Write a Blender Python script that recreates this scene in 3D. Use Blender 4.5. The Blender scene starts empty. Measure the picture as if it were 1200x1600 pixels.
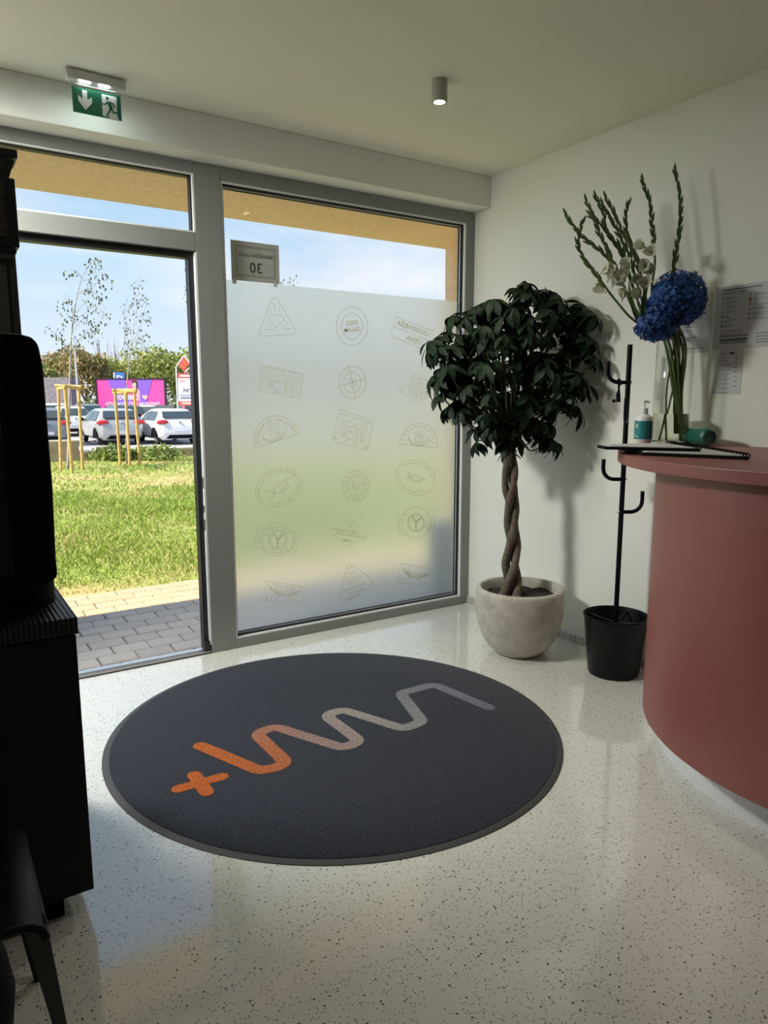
import bpy, bmesh, math, random
import numpy as np
from mathutils import Vector, Matrix

C = bpy.context.scene.collection
SC = bpy.context.scene
random.seed(7)
RNG = np.random.default_rng(7)

# ------------------------------------------------------------------ camera
CAM = np.array([-3.0952, -3.7061, 1.4])
FPX = 1105.34
YAW, PITCH, ROLL = 0.5735, 0.1568, -0.0004
_f = np.array([math.sin(YAW)*math.cos(PITCH), math.cos(YAW)*math.cos(PITCH), -math.sin(PITCH)])
_r = np.array([math.cos(YAW), -math.sin(YAW), 0.0])
_u = np.cross(_r, _f)
_r, _u = math.cos(ROLL)*_r+math.sin(ROLL)*_u, -math.sin(ROLL)*_r+math.cos(ROLL)*_u
cd = bpy.data.cameras.new('camera')
cam = bpy.data.objects.new('camera', cd)
C.objects.link(cam)
cd.sensor_fit = 'HORIZONTAL'
cd.sensor_width = 36.0
cd.lens = 36.0*FPX/1200.0
cd.clip_start, cd.clip_end = 0.02, 500
m4 = Matrix.Identity(4)
for i in range(3):
    m4[i][0], m4[i][1], m4[i][2], m4[i][3] = _r[i], _u[i], -_f[i], CAM[i]
cam.matrix_world = m4
SC.camera = cam

# ------------------------------------------------------------------ world, sun, exposure
w = bpy.data.worlds.new('sky')
SC.world = w
w.use_nodes = True
nt = w.node_tree
nt.nodes.clear()
N = nt.nodes.new
out = N('ShaderNodeOutputWorld'); bg = N('ShaderNodeBackground')
tc = N('ShaderNodeTexCoord'); sep = N('ShaderNodeSeparateXYZ')
nt.links.new(tc.outputs['Generated'], sep.inputs[0])
ramp = N('ShaderNodeValToRGB')
cr = ramp.color_ramp
cr.elements[0].position = 0.0; cr.elements[0].color = (0.80, 0.86, 0.95, 1)
cr.elements[1].position = 1.0; cr.elements[1].color = (0.16, 0.36, 0.78, 1)
e = cr.elements.new(0.12); e.color = (0.62, 0.78, 0.96, 1)
e = cr.elements.new(0.36); e.color = (0.36, 0.64, 0.93, 1)
nt.links.new(sep.outputs[2], ramp.inputs[0])
mapn = N('ShaderNodeMapping'); mapn.inputs['Scale'].default_value = (1.0, 1.0, 3.2)
mapn.inputs['Location'].default_value = (0.3, 0.1, 0.2)
nt.links.new(tc.outputs['Generated'], mapn.inputs[0])
noi = N('ShaderNodeTexNoise'); noi.inputs['Scale'].default_value = 2.6
noi.inputs['Detail'].default_value = 7; noi.inputs['Roughness'].default_value = 0.55
nt.links.new(mapn.outputs[0], noi.inputs[0])
cl = N('ShaderNodeMapRange')
cl.inputs['From Min'].default_value = 0.48; cl.inputs['From Max'].default_value = 0.68
nt.links.new(noi.outputs[0], cl.inputs[0])
mx = N('ShaderNodeMix'); mx.data_type = 'RGBA'
nt.links.new(cl.outputs[0], mx.inputs['Factor'])
nt.links.new(ramp.outputs[0], mx.inputs[6]); mx.inputs[7].default_value = (0.90, 0.92, 0.97, 1)
nt.links.new(mx.outputs[2], bg.inputs[0])
bg.inputs[1].default_value = 0.62
nt.links.new(bg.outputs[0], out.inputs[0])

sd = bpy.data.lights.new('sun', 'SUN')
sd.energy = 5.5; sd.angle = 0.009; sd.color = (1.0, 0.93, 0.80)
sun = bpy.data.objects.new('sun', sd); C.objects.link(sun)
SUN_DIR = Vector((-0.72, 0.012, 0.70))
sun.rotation_euler = SUN_DIR.to_track_quat('Z', 'Y').to_euler()
SC.view_settings.view_transform = 'Standard'
SC.view_settings.look = 'None'
SC.view_settings.exposure = 0.8
SC.view_settings.gamma = 1.0
SC.view_settings.use_curve_mapping = False
LAMP_W = 22.0

# ------------------------------------------------------------------ helpers
def ray(px, py):
    return _f+(px-600)/FPX*_r-(py-800)/FPX*_u
def at(px, py, D):                    # point at depth D in front of the camera
    return CAM+ray(px, py)*D
def onz(px, py, z=0.0):
    d = ray(px, py); return CAM+d*((z-CAM[2])/d[2])
def ony(px, py, y=0.0):
    d = ray(px, py); return CAM+d*((y-CAM[1])/d[1])
def onx(px, py, x=0.0):
    d = ray(px, py); return CAM+d*((x-CAM[0])/d[0])

class MB:
    """collects faces for ONE mesh object"""
    def __init__(s): s.v = []; s.f = []; s.c = []
    def add(s, v, f, col=None):
        o = len(s.v)
        s.v.extend([tuple(map(float, q)) for q in v]); s.f.extend([tuple(i+o for i in q) for q in f])
        if col is not None: s.c.extend([col]*len(v))
        return s
    def box(s, a, b, rot=0.0):
        x0, y0, z0 = a; x1, y1, z1 = b
        v = [(x0,y0,z0),(x1,y0,z0),(x1,y1,z0),(x0,y1,z0),(x0,y0,z1),(x1,y0,z1),(x1,y1,z1),(x0,y1,z1)]
        if rot:
            cx, cy = (x0+x1)/2, (y0+y1)/2; c, q = math.cos(rot), math.sin(rot)
            v = [(cx+(x-cx)*c-(y-cy)*q, cy+(x-cx)*q+(y-cy)*c, z) for x, y, z in v]
        return s.add(v, [(0,3,2,1),(4,5,6,7),(0,1,5,4),(1,2,6,5),(2,3,7,6),(3,0,4,7)])
    def tube(s, pts, r, seg=10, cap=True):
        pts = [Vector(p) for p in pts]; n = len(pts)
        rr = r if hasattr(r, '__len__') else [r]*n
        t0 = (pts[1]-pts[0]).normalized()
        up = Vector((0,0,1)) if abs(t0.z) < 0.9 else Vector((1,0,0))
        a = t0.cross(up).normalized(); v = []
        for i, p in enumerate(pts):
            t = (pts[min(i+1,n-1)]-pts[max(i-1,0)]).normalized()
            a = (a-t*a.dot(t)).normalized(); b = t.cross(a)
            for k in range(seg):
                q = 2*math.pi*k/seg
                v.append(p+(a*math.cos(q)+b*math.sin(q))*rr[i])
        f = [(i*seg+k, i*seg+(k+1)%seg, (i+1)*seg+(k+1)%seg, (i+1)*seg+k) for i in range(n-1) for k in range(seg)]
        if cap: f += [tuple(range(seg))[::-1], tuple((n-1)*seg+k for k in range(seg))]
        return s.add(v, f)
    def lathe(s, prof, c=(0,0,0), seg=40, sx=1.0, sy=1.0, close=False):
        v = []; n = len(prof)
        for r, z in prof:
            for k in range(seg):
                q = 2*math.pi*k/seg
                v.append((c[0]+r*sx*math.cos(q), c[1]+r*sy*math.sin(q), c[2]+z))
        f = [(i*seg+k, i*seg+(k+1)%seg, (i+1)*seg+(k+1)%seg, (i+1)*seg+k) for i in range(n-1) for k in range(seg)]
        if close: f += [tuple(range(seg))[::-1], tuple((n-1)*seg+k for k in range(seg))]
        return s.add(v, f)
    def prism(s, outline, z0, z1):
        n = len(outline)
        v = [(x, y, z0) for x, y in outline]+[(x, y, z1) for x, y in outline]
        f = [tuple(range(n))[::-1], tuple(range(n, 2*n))]+[(i, (i+1)%n, n+(i+1)%n, n+i) for i in range(n)]
        return s.add(v, f)
    def prism_dir(s, pts, d):         # planar outline (3d points) pushed along d
        n = len(pts); pts = [np.array(p, float) for p in pts]; d = np.array(d, float)
        v = pts+[p+d for p in pts]
        f = [tuple(range(n))[::-1], tuple(range(n, 2*n))]+[(i, (i+1)%n, n+(i+1)%n, n+i) for i in range(n)]
        return s.add(v, f)
    def ball(s, c, r, seg=14, rings=8, M=None):
        rx, ry, rz = r if hasattr(r, '__len__') else (r, r, r)
        v = []
        for i in range(rings+1):
            th = math.pi*(i/rings)
            for k in range(seg):
                q = 2*math.pi*k/seg
                p = Vector((rx*math.sin(th)*math.cos(q), ry*math.sin(th)*math.sin(q), rz*math.cos(th)))
                if M is not None: p = M @ p
                v.append((c[0]+p.x, c[1]+p.y, c[2]+p.z))
        f = [(i*seg+k, (i+1)*seg+k, (i+1)*seg+(k+1)%seg, i*seg+(k+1)%seg) for i in range(rings) for k in range(seg)]
        return s.add(v, f)

def obj(name, mb, mat, parent=None, smooth=None, bevel=0.0, label=None, kind=None, world=True, loc=None):
    """ONE mesh object; with a parent the world-space verts are made local to the root"""
    me = bpy.data.meshes.new(name)
    v = np.array(mb.v, float).reshape(-1, 3)
    off = np.zeros(3)
    if parent is not None and world: off = np.array(parent.get('_o', (0,0,0)))
    elif loc is not None: off = np.array(loc, float)
    me.from_pydata([tuple(q) for q in (v-off)], [], mb.f)
    me.validate()
    if len(mb.c) == len(mb.v) and mb.c:
        a = me.color_attributes.new('Col', 'FLOAT_COLOR', 'POINT')
        a.data.foreach_set('color', np.array([(*q, 1.0) for q in mb.c], 'f').ravel())
    if smooth is not None:
        me.polygons.foreach_set('use_smooth', [True]*len(me.polygons))
        me.set_sharp_from_angle(angle=math.radians(smooth))
    if mat is not None:
        for q in (mat if isinstance(mat, (list, tuple)) else [mat]): me.materials.append(q)
    o = bpy.data.objects.new(name, me); C.objects.link(o)
    if parent is not None: o.parent = parent; o['_o'] = tuple(off)
    elif loc is not None: o.location = loc; o['_o'] = tuple(off)
    if bevel:
        b = o.modifiers.new('bevel', 'BEVEL'); b.width = bevel; b.segments = 2; b.limit_method = 'ANGLE'
    if label: o['label'] = label
    if kind: o['kind'] = kind
    return o

def tag(o, label, cat, group=None):
    o['label'] = label; o['category'] = cat
    if group: o['group'] = group
    return o
def thing(name, label, cat, loc=(0,0,0), group=None, rotz=0.0):
    o = bpy.data.objects.new(name, None); C.objects.link(o)
    o.empty_display_size = 0.1
    o.location = loc; o.rotation_euler = (0, 0, rotz); o['_o'] = tuple(map(float, loc))
    return tag(o, label, cat, group)
def setting(name):
    o = bpy.data.objects.new(name, None); C.objects.link(o); o['kind'] = 'structure'; o['_o'] = (0.,0.,0.)
    return o
def struct(name, mb, mat, parent=None, **k):
    o = obj(name, mb, mat, parent, **k)
    if parent is None: o['kind'] = 'structure'
    return o
def dup(root, loc, rotz=None, label=None):
    r = root.copy(); C.objects.link(r); r.location = loc
    if rotz is not None: r.rotation_euler = (0, 0, rotz)
    if label: r['label'] = label
    for ch in root.children:
        c = ch.copy(); C.objects.link(c); c.parent = r
        for g in ch.children:
            d = g.copy(); C.objects.link(d); d.parent = c
    return r
def clone(o, parent, loc=(0,0,0), rot=None, scale=None):          # a part that shares its mesh
    c = o.copy(); C.objects.link(c); c.parent = parent; c.location = loc
    if rot is not None: c.rotation_euler = rot
    if scale is not None: c.scale = scale
    return c

# ------------------------------------------------------------------ materials
def mat(name, col, rough=0.5, metal=0.0, spec=0.5, coat=0.0, coat_r=0.1, var=0.0, vscale=8.0, bump=0.0, bscale=60.0,
        attr=False, sheen=0.0, trans=0.0):
    m = bpy.data.materials.new(name); m.use_nodes = True
    t = m.node_tree; b = t.nodes['Principled BSDF']
    b.inputs['Base Color'].default_value = (*col, 1); b.inputs['Roughness'].default_value = rough
    b.inputs['Metallic'].default_value = metal; b.inputs['Specular IOR Level'].default_value = spec
    b.inputs['Coat Weight'].default_value = coat; b.inputs['Coat Roughness'].default_value = coat_r
    if sheen: b.inputs['Sheen Weight'].default_value = sheen
    tcn = t.nodes.new('ShaderNodeTexCoord')
    src = None
    if attr:
        an = t.nodes.new('ShaderNodeVertexColor'); an.layer_name = 'Col'; src = an.outputs[0]
        t.links.new(src, b.inputs['Base Color'])
    if var:
        nz = t.nodes.new('ShaderNodeTexNoise'); nz.inputs['Scale'].default_value = vscale; nz.inputs['Detail'].default_value = 5
        t.links.new(tcn.outputs['Object'], nz.inputs[0])
        mr = t.nodes.new('ShaderNodeMapRange'); mr.inputs['From Min'].default_value = 0.3; mr.inputs['From Max'].default_value = 0.7
        mr.inputs['To Min'].default_value = 1-var; mr.inputs['To Max'].default_value = 1+var
        t.links.new(nz.outputs[0], mr.inputs[0])
        mm = t.nodes.new('ShaderNodeMix'); mm.data_type = 'RGBA'; mm.blend_type = 'MULTIPLY'; mm.inputs[0].default_value = 1
        if src: t.links.new(src, mm.inputs[6])
        else: mm.inputs[6].default_value = (*col, 1)
        t.links.new(mr.outputs[0], mm.inputs[7]); t.links.new(mm.outputs[2], b.inputs['Base Color'])
    if bump:
        nb = t.nodes.new('ShaderNodeTexNoise'); nb.inputs['Scale'].default_value = bscale; nb.inputs['Detail'].default_value = 4
        t.links.new(tcn.outputs['Object'], nb.inputs[0])
        bn = t.nodes.new('ShaderNodeBump'); bn.inputs['Strength'].default_value = bump; bn.inputs['Distance'].default_value = 0.01
        t.links.new(nb.outputs[0], bn.inputs['Height']); t.links.new(bn.outputs[0], b.inputs['Normal'])
    if trans:
        o_ = t.nodes['Material Output']; tr = t.nodes.new('ShaderNodeBsdfTranslucent'); ms = t.nodes.new('ShaderNodeMixShader')
        ms.inputs[0].default_value = trans
        s_ = b.inputs['Base Color'].links
        if s_: t.links.new(s_[0].from_socket, tr.inputs[0])
        else: tr.inputs[0].default_value = (*col, 1)
        t.links.new(b.outputs[0], ms.inputs[1]); t.links.new(tr.outputs[0], ms.inputs[2]); t.links.new(ms.outputs[0], o_.inputs[0])
    return m
def emit(name, col, s):
    m = bpy.data.materials.new(name); m.use_nodes = True; b = m.node_tree.nodes['Principled BSDF']
    b.inputs['Base Color'].default_value = (*col, 1); b.inputs['Emission Color'].default_value = (*col, 1)
    b.inputs['Emission Strength'].default_value = s
    return m
def thin_glass(name, tint=(1,1,1), refl=1.0):
    m = bpy.data.materials.new(name); m.use_nodes = True; t = m.node_tree; t.nodes.clear()
    o = t.nodes.new('ShaderNodeOutputMaterial'); ms = t.nodes.new('ShaderNodeMixShader')
    tr = t.nodes.new('ShaderNodeBsdfTransparent'); tr.inputs[0].default_value = (*tint, 1)
    gl = t.nodes.new('ShaderNodeBsdfGlossy'); gl.inputs['Roughness'].default_value = 0.0
    gl.inputs['Color'].default_value = (refl, refl, refl, 1)
    fr = t.nodes.new('ShaderNodeFresnel'); fr.inputs[0].default_value = 1.45
    geo = t.nodes.new('ShaderNodeNewGeometry')
    sw = t.nodes.new('ShaderNodeMath'); sw.operation = 'MULTIPLY'
    inv = t.nodes.new('ShaderNodeMath'); inv.operation = 'SUBTRACT'; inv.inputs[0].default_value = 1.0
    t.links.new(geo.outputs['Backfacing'], inv.inputs[1]); t.links.new(fr.outputs[0], sw.inputs[0]); t.links.new(inv.outputs[0], sw.inputs[1])
    t.links.new(sw.outputs[0], ms.inputs[0]); t.links.new(tr.outputs[0], ms.inputs[1]); t.links.new(gl.outputs[0], ms.inputs[2])
    t.links.new(ms.outputs[0], o.inputs[0])
    return m

M = {}
M['wall'] = mat('wall_paint', (0.88, 0.88, 0.83), 0.75, bump=0.03, bscale=220)
M['wall_dark'] = mat('unseen_wall_dark', (0.30, 0.29, 0.27), 0.8, bump=0.03, bscale=220)  # for the unseen walls, darkened to cut the light they bounce back
M['ceiling'] = mat('ceiling_paint', (0.90, 0.89, 0.75), 0.8)
M['frame'] = mat('backlit_aluminium', (0.27, 0.28, 0.265), 0.38)  # white frame toned down: its backlit shade is put into the colour
M['bead'] = mat('white_bead', (0.85, 0.86, 0.86), 0.3)
M['gasket'] = mat('black_rubber', (0.012, 0.013, 0.015), 0.45)
M['alu'] = mat('aluminium', (0.72, 0.73, 0.74), 0.3, metal=0.9)
M['glass'] = thin_glass('clear_glass')
M['render'] = mat('tan_render', (0.92, 0.68, 0.46), 0.9, var=0.10, vscale=30, bump=0.35, bscale=160)
M['black'] = mat('black_plastic', (0.006, 0.007, 0.008), 0.65, spec=0.1)
M['cabinet'] = mat('black_cabinet', (0.007,0.007,0.008), 0.6, spec=0.25)
M['blackmetal'] = mat('black_metal', (0.004, 0.004, 0.005), 0.42, spec=0.2)
M['white'] = mat('white_plastic', (0.80, 0.80, 0.78), 0.35)
M['paper'] = mat('paper', (0.62, 0.63, 0.66), 0.7)
M['ink'] = mat('ink', (0.06, 0.06, 0.07), 0.7)
M['red'] = mat('counter_red', (0.27, 0.070, 0.058), 0.45, spec=0.9, var=0.03, vscale=3)
M['plinth'] = mat('plinth_white', (0.78, 0.79, 0.80), 0.4)
M['concrete'] = mat('kerb_concrete', (0.40, 0.30, 0.22), 0.9, var=0.2, vscale=3, bump=0.3, bscale=40)
M['asphalt'] = mat('asphalt', (0.34, 0.33, 0.33), 0.9, var=0.1, vscale=2)
M['leaf'] = mat('dark_leaf', (0.013, 0.030, 0.014), 0.52, spec=0.22, var=0.25, vscale=9, trans=0.10)
M['bark'] = mat('bark', (0.145, 0.115, 0.09), 0.85, var=0.35, vscale=40, bump=0.6, bscale=90)
M['soil'] = mat('soil', (0.035, 0.025, 0.02), 0.95, var=0.5, vscale=40, bump=0.9, bscale=70)
M['stem'] = mat('green_stem', (0.09, 0.14, 0.035), 0.5, var=0.2, vscale=20, trans=0.1)
M['bud'] = mat('green_bud', (0.12, 0.175, 0.06), 0.5, var=0.2, vscale=30, trans=0.12)
M['petal'] = mat('white_petal', (0.72, 0.72, 0.58), 0.6, trans=0.3)
M['hydr'] = mat('blue_petal', (0.035, 0.09, 0.36), 0.6, attr=True, trans=0.15)
M['veg'] = mat('vegetation', (0.2, 0.3, 0.1), 0.7, attr=True, trans=0.35)
M['wood'] = mat('stake_wood', (0.56, 0.35, 0.12), 0.7, var=0.2, vscale=12)
M['carglass'] = mat('car_glass', (0.04, 0.055, 0.06), 0.05, spec=0.8)
M['tyre'] = mat('tyre', (0.012, 0.012, 0.012), 0.8)
M['hub'] = mat('wheel_hub', (0.45, 0.45, 0.46), 0.3, metal=0.7)
M['taillight'] = mat('tail_light_red', (0.55, 0.015, 0.02), 0.15, coat=0.6)
M['orange'] = mat('sign_red', (0.75, 0.10, 0.06), 0.5)
M['signwhite'] = mat('sign_white', (0.80, 0.80, 0.84), 0.5)
M['pink'] = mat('billboard_pink', (0.85, 0.07, 0.34), 0.45)
M['purple'] = mat('billboard_purple', (0.22, 0.10, 0.68), 0.45)
M['blue'] = mat('sign_blue', (0.05, 0.17, 0.50), 0.45)
M['gold'] = mat('heart_gold', (0.72, 0.45, 0.30), 0.45)
M['skin'] = mat('poster_skin', (0.75, 0.45, 0.36), 0.5)
M['hair'] = mat('poster_hair', (0.05, 0.03, 0.03), 0.5)
M['teal'] = mat('teal_plastic', (0.010, 0.115, 0.088), 0.3, coat=0.3)
M['tealmatte'] = mat('teal_label', (0.02, 0.22, 0.22), 0.4)
M['navy'] = mat('navy_label', (0.015, 0.035, 0.16), 0.4)
M['exitgreen'] = mat('exit_green', (0.004, 0.105, 0.055), 0.35)
M['lampwhite'] = mat('lamp_grey_white', (0.45, 0.45, 0.40), 0.5)

# terrazzo floor
def terrazzo(name, base, rough=0.16):
    m = mat(name, base, rough, spec=0.6, coat=0.7, coat_r=0.07)
    t = m.node_tree; b = t.nodes['Principled BSDF']; tcn = t.nodes.new('ShaderNodeTexCoord')
    cur = None
    nz = t.nodes.new('ShaderNodeTexNoise'); nz.inputs['Scale'].default_value = 1.6; nz.inputs['Detail'].default_value = 6
    t.links.new(tcn.outputs['Object'], nz.inputs[0])
    mr = t.nodes.new('ShaderNodeMapRange'); mr.inputs['To Min'].default_value = 0.93; mr.inputs['To Max'].default_value = 1.05
    t.links.new(nz.outputs[0], mr.inputs[0])
    m0 = t.nodes.new('ShaderNodeMix'); m0.data_type = 'RGBA'; m0.blend_type = 'MULTIPLY'; m0.inputs[0].default_value = 1
    m0.inputs[6].default_value = (*base, 1); t.links.new(mr.outputs[0], m0.inputs[7]); cur = m0.outputs[2]
    for sc_, th, prob, colr in ((120, 0.28, 0.15, (0.34,0.33,0.31)), (150, 0.26, 0.05, (0.20,0.19,0.18)), (85, 0.24, 0.042, (0.07,0.065,0.06)), (60, 0.17, 0.04, (0.34,0.28,0.22)), (90, 0.26, 0.10, (0.82,0.82,0.79))):
        vo = t.nodes.new('ShaderNodeTexVoronoi'); vo.inputs['Scale'].default_value = sc_; vo.voronoi_dimensions = '2D'
        t.links.new(tcn.outputs['Object'], vo.inputs['Vector'])
        l1 = t.nodes.new('ShaderNodeMath'); l1.operation = 'LESS_THAN'; l1.inputs[1].default_value = th
        t.links.new(vo.outputs['Distance'], l1.inputs[0])
        s2 = t.nodes.new('ShaderNodeSeparateColor'); t.links.new(vo.outputs['Color'], s2.inputs[0])
        l2 = t.nodes.new('ShaderNodeMath'); l2.operation = 'LESS_THAN'; l2.inputs[1].default_value = prob
        t.links.new(s2.outputs[0], l2.inputs[0])
        mu = t.nodes.new('ShaderNodeMath'); mu.operation = 'MULTIPLY'
        t.links.new(l1.outputs[0], mu.inputs[0]); t.links.new(l2.outputs[0], mu.inputs[1])
        mxn = t.nodes.new('ShaderNodeMix'); mxn.data_type = 'RGBA'
        t.links.new(mu.outputs[0], mxn.inputs[0]); t.links.new(cur, mxn.inputs[6]); mxn.inputs[7].default_value = (*colr, 1)
        cur = mxn.outputs[2]
    t.links.new(cur, b.inputs['Base Color'])
    n2 = t.nodes.new('ShaderNodeTexNoise'); n2.inputs['Scale'].default_value = 5; n2.inputs['Detail'].default_value = 4
    t.links.new(tcn.outputs['Object'], n2.inputs[0])
    r2 = t.nodes.new('ShaderNodeMapRange'); r2.inputs['To Min'].default_value = rough*0.7; r2.inputs['To Max'].default_value = rough*1.4
    t.links.new(n2.outputs[0], r2.inputs[0]); t.links.new(r2.outputs[0], b.inputs['Roughness'])
    return m
M['floor'] = terrazzo('terrazzo', (0.78, 0.77, 0.71), 0.085)
M['skirt'] = terrazzo('terrazzo_skirting', (0.52, 0.52, 0.50), 0.3)

# carpet
def carpet(name, col, attr=False):
    m = mat(name, col, 0.95, spec=0.1, sheen=0.15, attr=attr, var=0.42, vscale=105)
    t = m.node_tree; b = t.nodes['Principled BSDF']; tcn = t.nodes.new('ShaderNodeTexCoord')
    nb = t.nodes.new('ShaderNodeTexNoise'); nb.inputs['Scale'].default_value = 120; nb.inputs['Detail'].default_value = 3
    t.links.new(tcn.outputs['Object'], nb.inputs[0])
    bn = t.nodes.new('ShaderNodeBump'); bn.inputs['Strength'].default_value = 0.9; bn.inputs['Distance'].default_value = 0.006
    t.links.new(nb.outputs[0], bn.inputs['Height']); t.links.new(bn.outputs[0], b.inputs['Normal'])
    return m
M['carpet'] = carpet('mat_carpet', (0.030, 0.034, 0.048))
M['carpetlogo'] = carpet('mat_logo', (0.5, 0.3, 0.2), attr=True)

# black wood with pale open grain
def black_wood():
    m = mat('black_wood', (0.008, 0.008, 0.010), 0.5)
    t = m.node_tree; b = t.nodes['Principled BSDF']; tcn = t.nodes.new('ShaderNodeTexCoord')
    wv = t.nodes.new('ShaderNodeTexWave'); wv.bands_direction = 'X'; wv.inputs['Scale'].default_value = 26
    wv.inputs['Distortion'].default_value = 3.0; wv.inputs['Detail'].default_value = 3; wv.inputs['Detail Scale'].default_value = 0.6
    mp = t.nodes.new('ShaderNodeMapping'); mp.inputs['Scale'].default_value = (1, 0.12, 0.12)
    t.links.new(tcn.outputs['Object'], mp.inputs[0]); t.links.new(mp.outputs[0], wv.inputs[0])
    rp = t.nodes.new('ShaderNodeValToRGB'); rp.color_ramp.elements[0].position = 0.3; rp.color_ramp.elements[0].color = (0.006,0.006,0.008,1)
    rp.color_ramp.elements[1].position = 0.9; rp.color_ramp.elements[1].color = (0.014,0.014,0.017,1)
    t.links.new(wv.outputs[1], rp.inputs[0]); t.links.new(rp.outputs[0], b.inputs['Base Color'])
    bn = t.nodes.new('ShaderNodeBump'); bn.inputs['Strength'].default_value = 0.5; bn.inputs['Distance'].default_value = 0.003
    t.links.new(wv.outputs[1], bn.inputs['Height']); t.links.new(bn.outputs[0], b.inputs['Normal'])
    return m
M['blackwood'] = black_wood()

# frosted film: a rough refracting sheet with a little diffusion
def frosted():
    m = bpy.data.materials.new('frosted_film'); m.use_nodes = True; t = m.node_tree; t.nodes.clear()
    o = t.nodes.new('ShaderNodeOutputMaterial'); ms = t.nodes.new('ShaderNodeMixShader'); ms.inputs[0].default_value = 0.23
    g = t.nodes.new('ShaderNodeBsdfGlass'); g.inputs['Roughness'].default_value = 0.40; g.inputs['IOR'].default_value = 1.25
    g.inputs['Color'].default_value = (0.98, 0.99, 0.98, 1)
    tr = t.nodes.new('ShaderNodeBsdfTranslucent'); tr.inputs[0].default_value = (0.97, 0.99, 0.97, 1)
    t.links.new(g.outputs[0], ms.inputs[1]); t.links.new(tr.outputs[0], ms.inputs[2]); t.links.new(ms.outputs[0], o.inputs[0])
    return m
M['film'] = frosted()
M['print'] = mat('film_print', (0.78, 0.72, 0.50), 0.7, trans=0.80)
M['backpaper'] = mat('sign_paper', (0.66, 0.67, 0.65), 0.7, trans=0.28)

# text -> mesh geometry
_tc = {}
def text_geo(s, bold=False):
    if s in _tc: return _tc[s]
    cu = bpy.data.curves.new('txt', 'FONT'); cu.body = s; cu.align_x = 'CENTER'; cu.align_y = 'CENTER'; cu.resolution_u = 2; cu.offset = 0.014
    ob = bpy.data.objects.new('txt', cu)
    C.objects.link(ob)
    dg = bpy.context.evaluated_depsgraph_get()
    me = bpy.data.meshes.new_from_object(ob.evaluated_get(dg))
    v = [(q.co.x, q.co.y) for q in me.vertices]; f = [tuple(p.vertices) for p in me.polygons]
    bpy.data.objects.remove(ob); bpy.data.curves.remove(cu); bpy.data.meshes.remove(me)
    if v:
        a = np.array(v); ctr = (a.min(0)+a.max(0))/2; v = [tuple(q-ctr) for q in a]
    _tc[s] = (v, f)
    return _tc[s]
def put_text(mb, s, fn, size, width=None, bold=0.0):
    """fn maps (u,v) in text units*size to a 3d point; width squeezes the line to that width"""
    v, f = text_geo(s)
    if not v: return
    k = size
    if width:
        a = np.array(v); ku = width/max(1e-6, a[:,0].max()-a[:,0].min())
    else: ku = k
    mb.add([fn(q[0]*ku, q[1]*k) for q in v], f)
def ribbon(pts, wd, closed=False):
    """2d polyline -> quads as (verts, faces)"""
    p = [np.array(q, float) for q in pts]; n = len(p); v = []; f = []
    for i in range(n):
        a = p[(i-1) % n] if (closed or i > 0) else p[i]; b = p[(i+1) % n] if (closed or i < n-1) else p[i]
        d = b-a; L = np.linalg.norm(d); d = d/L if L > 1e-9 else np.array([1., 0])
        nn = np.array([-d[1], d[0]])*wd/2
        v += [p[i]+nn, p[i]-nn]
    for i in range(n if closed else n-1):
        j = (i+1) % n
        f.append((2*i, 2*i+1, 2*j+1, 2*j))
    return v, f
def fillet(pts, r, seg=7):
    """open 2d polyline with rounded corners"""
    p = [np.array(q, float) for q in pts]; o = [p[0]]
    for i in range(1, len(p)-1):
        a, b, c = p[i-1], p[i], p[i+1]
        u = (a-b)/np.linalg.norm(a-b); v = (c-b)/np.linalg.norm(c-b)
        ang = math.acos(max(-1, min(1, u@v)))
        d = min(r/math.tan(ang/2), 0.49*np.linalg.norm(a-b), 0.49*np.linalg.norm(c-b))
        s, e_ = b+u*d, b+v*d
        rr = d*math.tan(ang/2); bis = (u+v)/np.linalg.norm(u+v); ce = b+bis*(rr/math.sin(ang/2))
        a0 = math.atan2(*(s-ce)[::-1]); a1 = math.atan2(*(e_-ce)[::-1])
        da = (a1-a0+math.pi) % (2*math.pi)-math.pi
        o += [ce+rr*np.array([math.cos(a0+da*k/seg), math.sin(a0+da*k/seg)]) for k in range(seg+1)]
    return o+[p[-1]]
def catmull(pts, n=6):
    P = [np.array(q, float) for q in pts]; P = [2*P[0]-P[1]]+P+[2*P[-1]-P[-2]]; o = []
    for i in range(1, len(P)-2):
        for k in range(n):
            t = k/n; a, b, c, d = P[i-1], P[i], P[i+1], P[i+2]
            o.append(0.5*((2*b)+(c-a)*t+(2*a-5*b+4*c-d)*t*t+(3*b-a-3*c+d)*t**3))
    return o+[P[-2]]

# ================================================================== THE SETTING
H = 2.7712
XL, XR = -1.7013, -0.0726
RX0, RY0 = -3.85, -4.7                        # the room behind and left of the view
struct('floor', MB().box((RX0,RY0,-0.12), (0.0,0.0,0.0)), M['floor'])
struct('ceiling', MB().box((RX0-0.2,RY0-0.2,H), (0.2,0.0,H+0.12)), M['ceiling'])
struct('wall_right', MB().box((0.0,RY0,-0.12), (0.2,0.0,H)), M['wall'])
struct('wall_left', MB().box((RX0-0.2,RY0-0.2,-0.12), (RX0,0.3,H)), M['wall_dark'])
struct('wall_back', MB().box((RX0,RY0-0.2,-0.12), (0.2,RY0,H)), M['wall_dark'])
struct('wall_front', MB().box((RX0,0.0,-0.12), (-2.99,0.3,H)), M['wall'])
struct('trim_1', MB().box((RX0,-0.145,2.5896), (0.0,0.0,H)), M['wall'], bevel=0.004)   # boxed-in beam over the glass front
mbk = MB().prism_dir([(0.0,0,0),(-0.012,0,0),(-0.012,0,0.044),(-0.008,0,0.05),(0.0,0,0.05)], (0,RY0,0))
struct('baseboard_right', mbk, M['skirt'])
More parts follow.
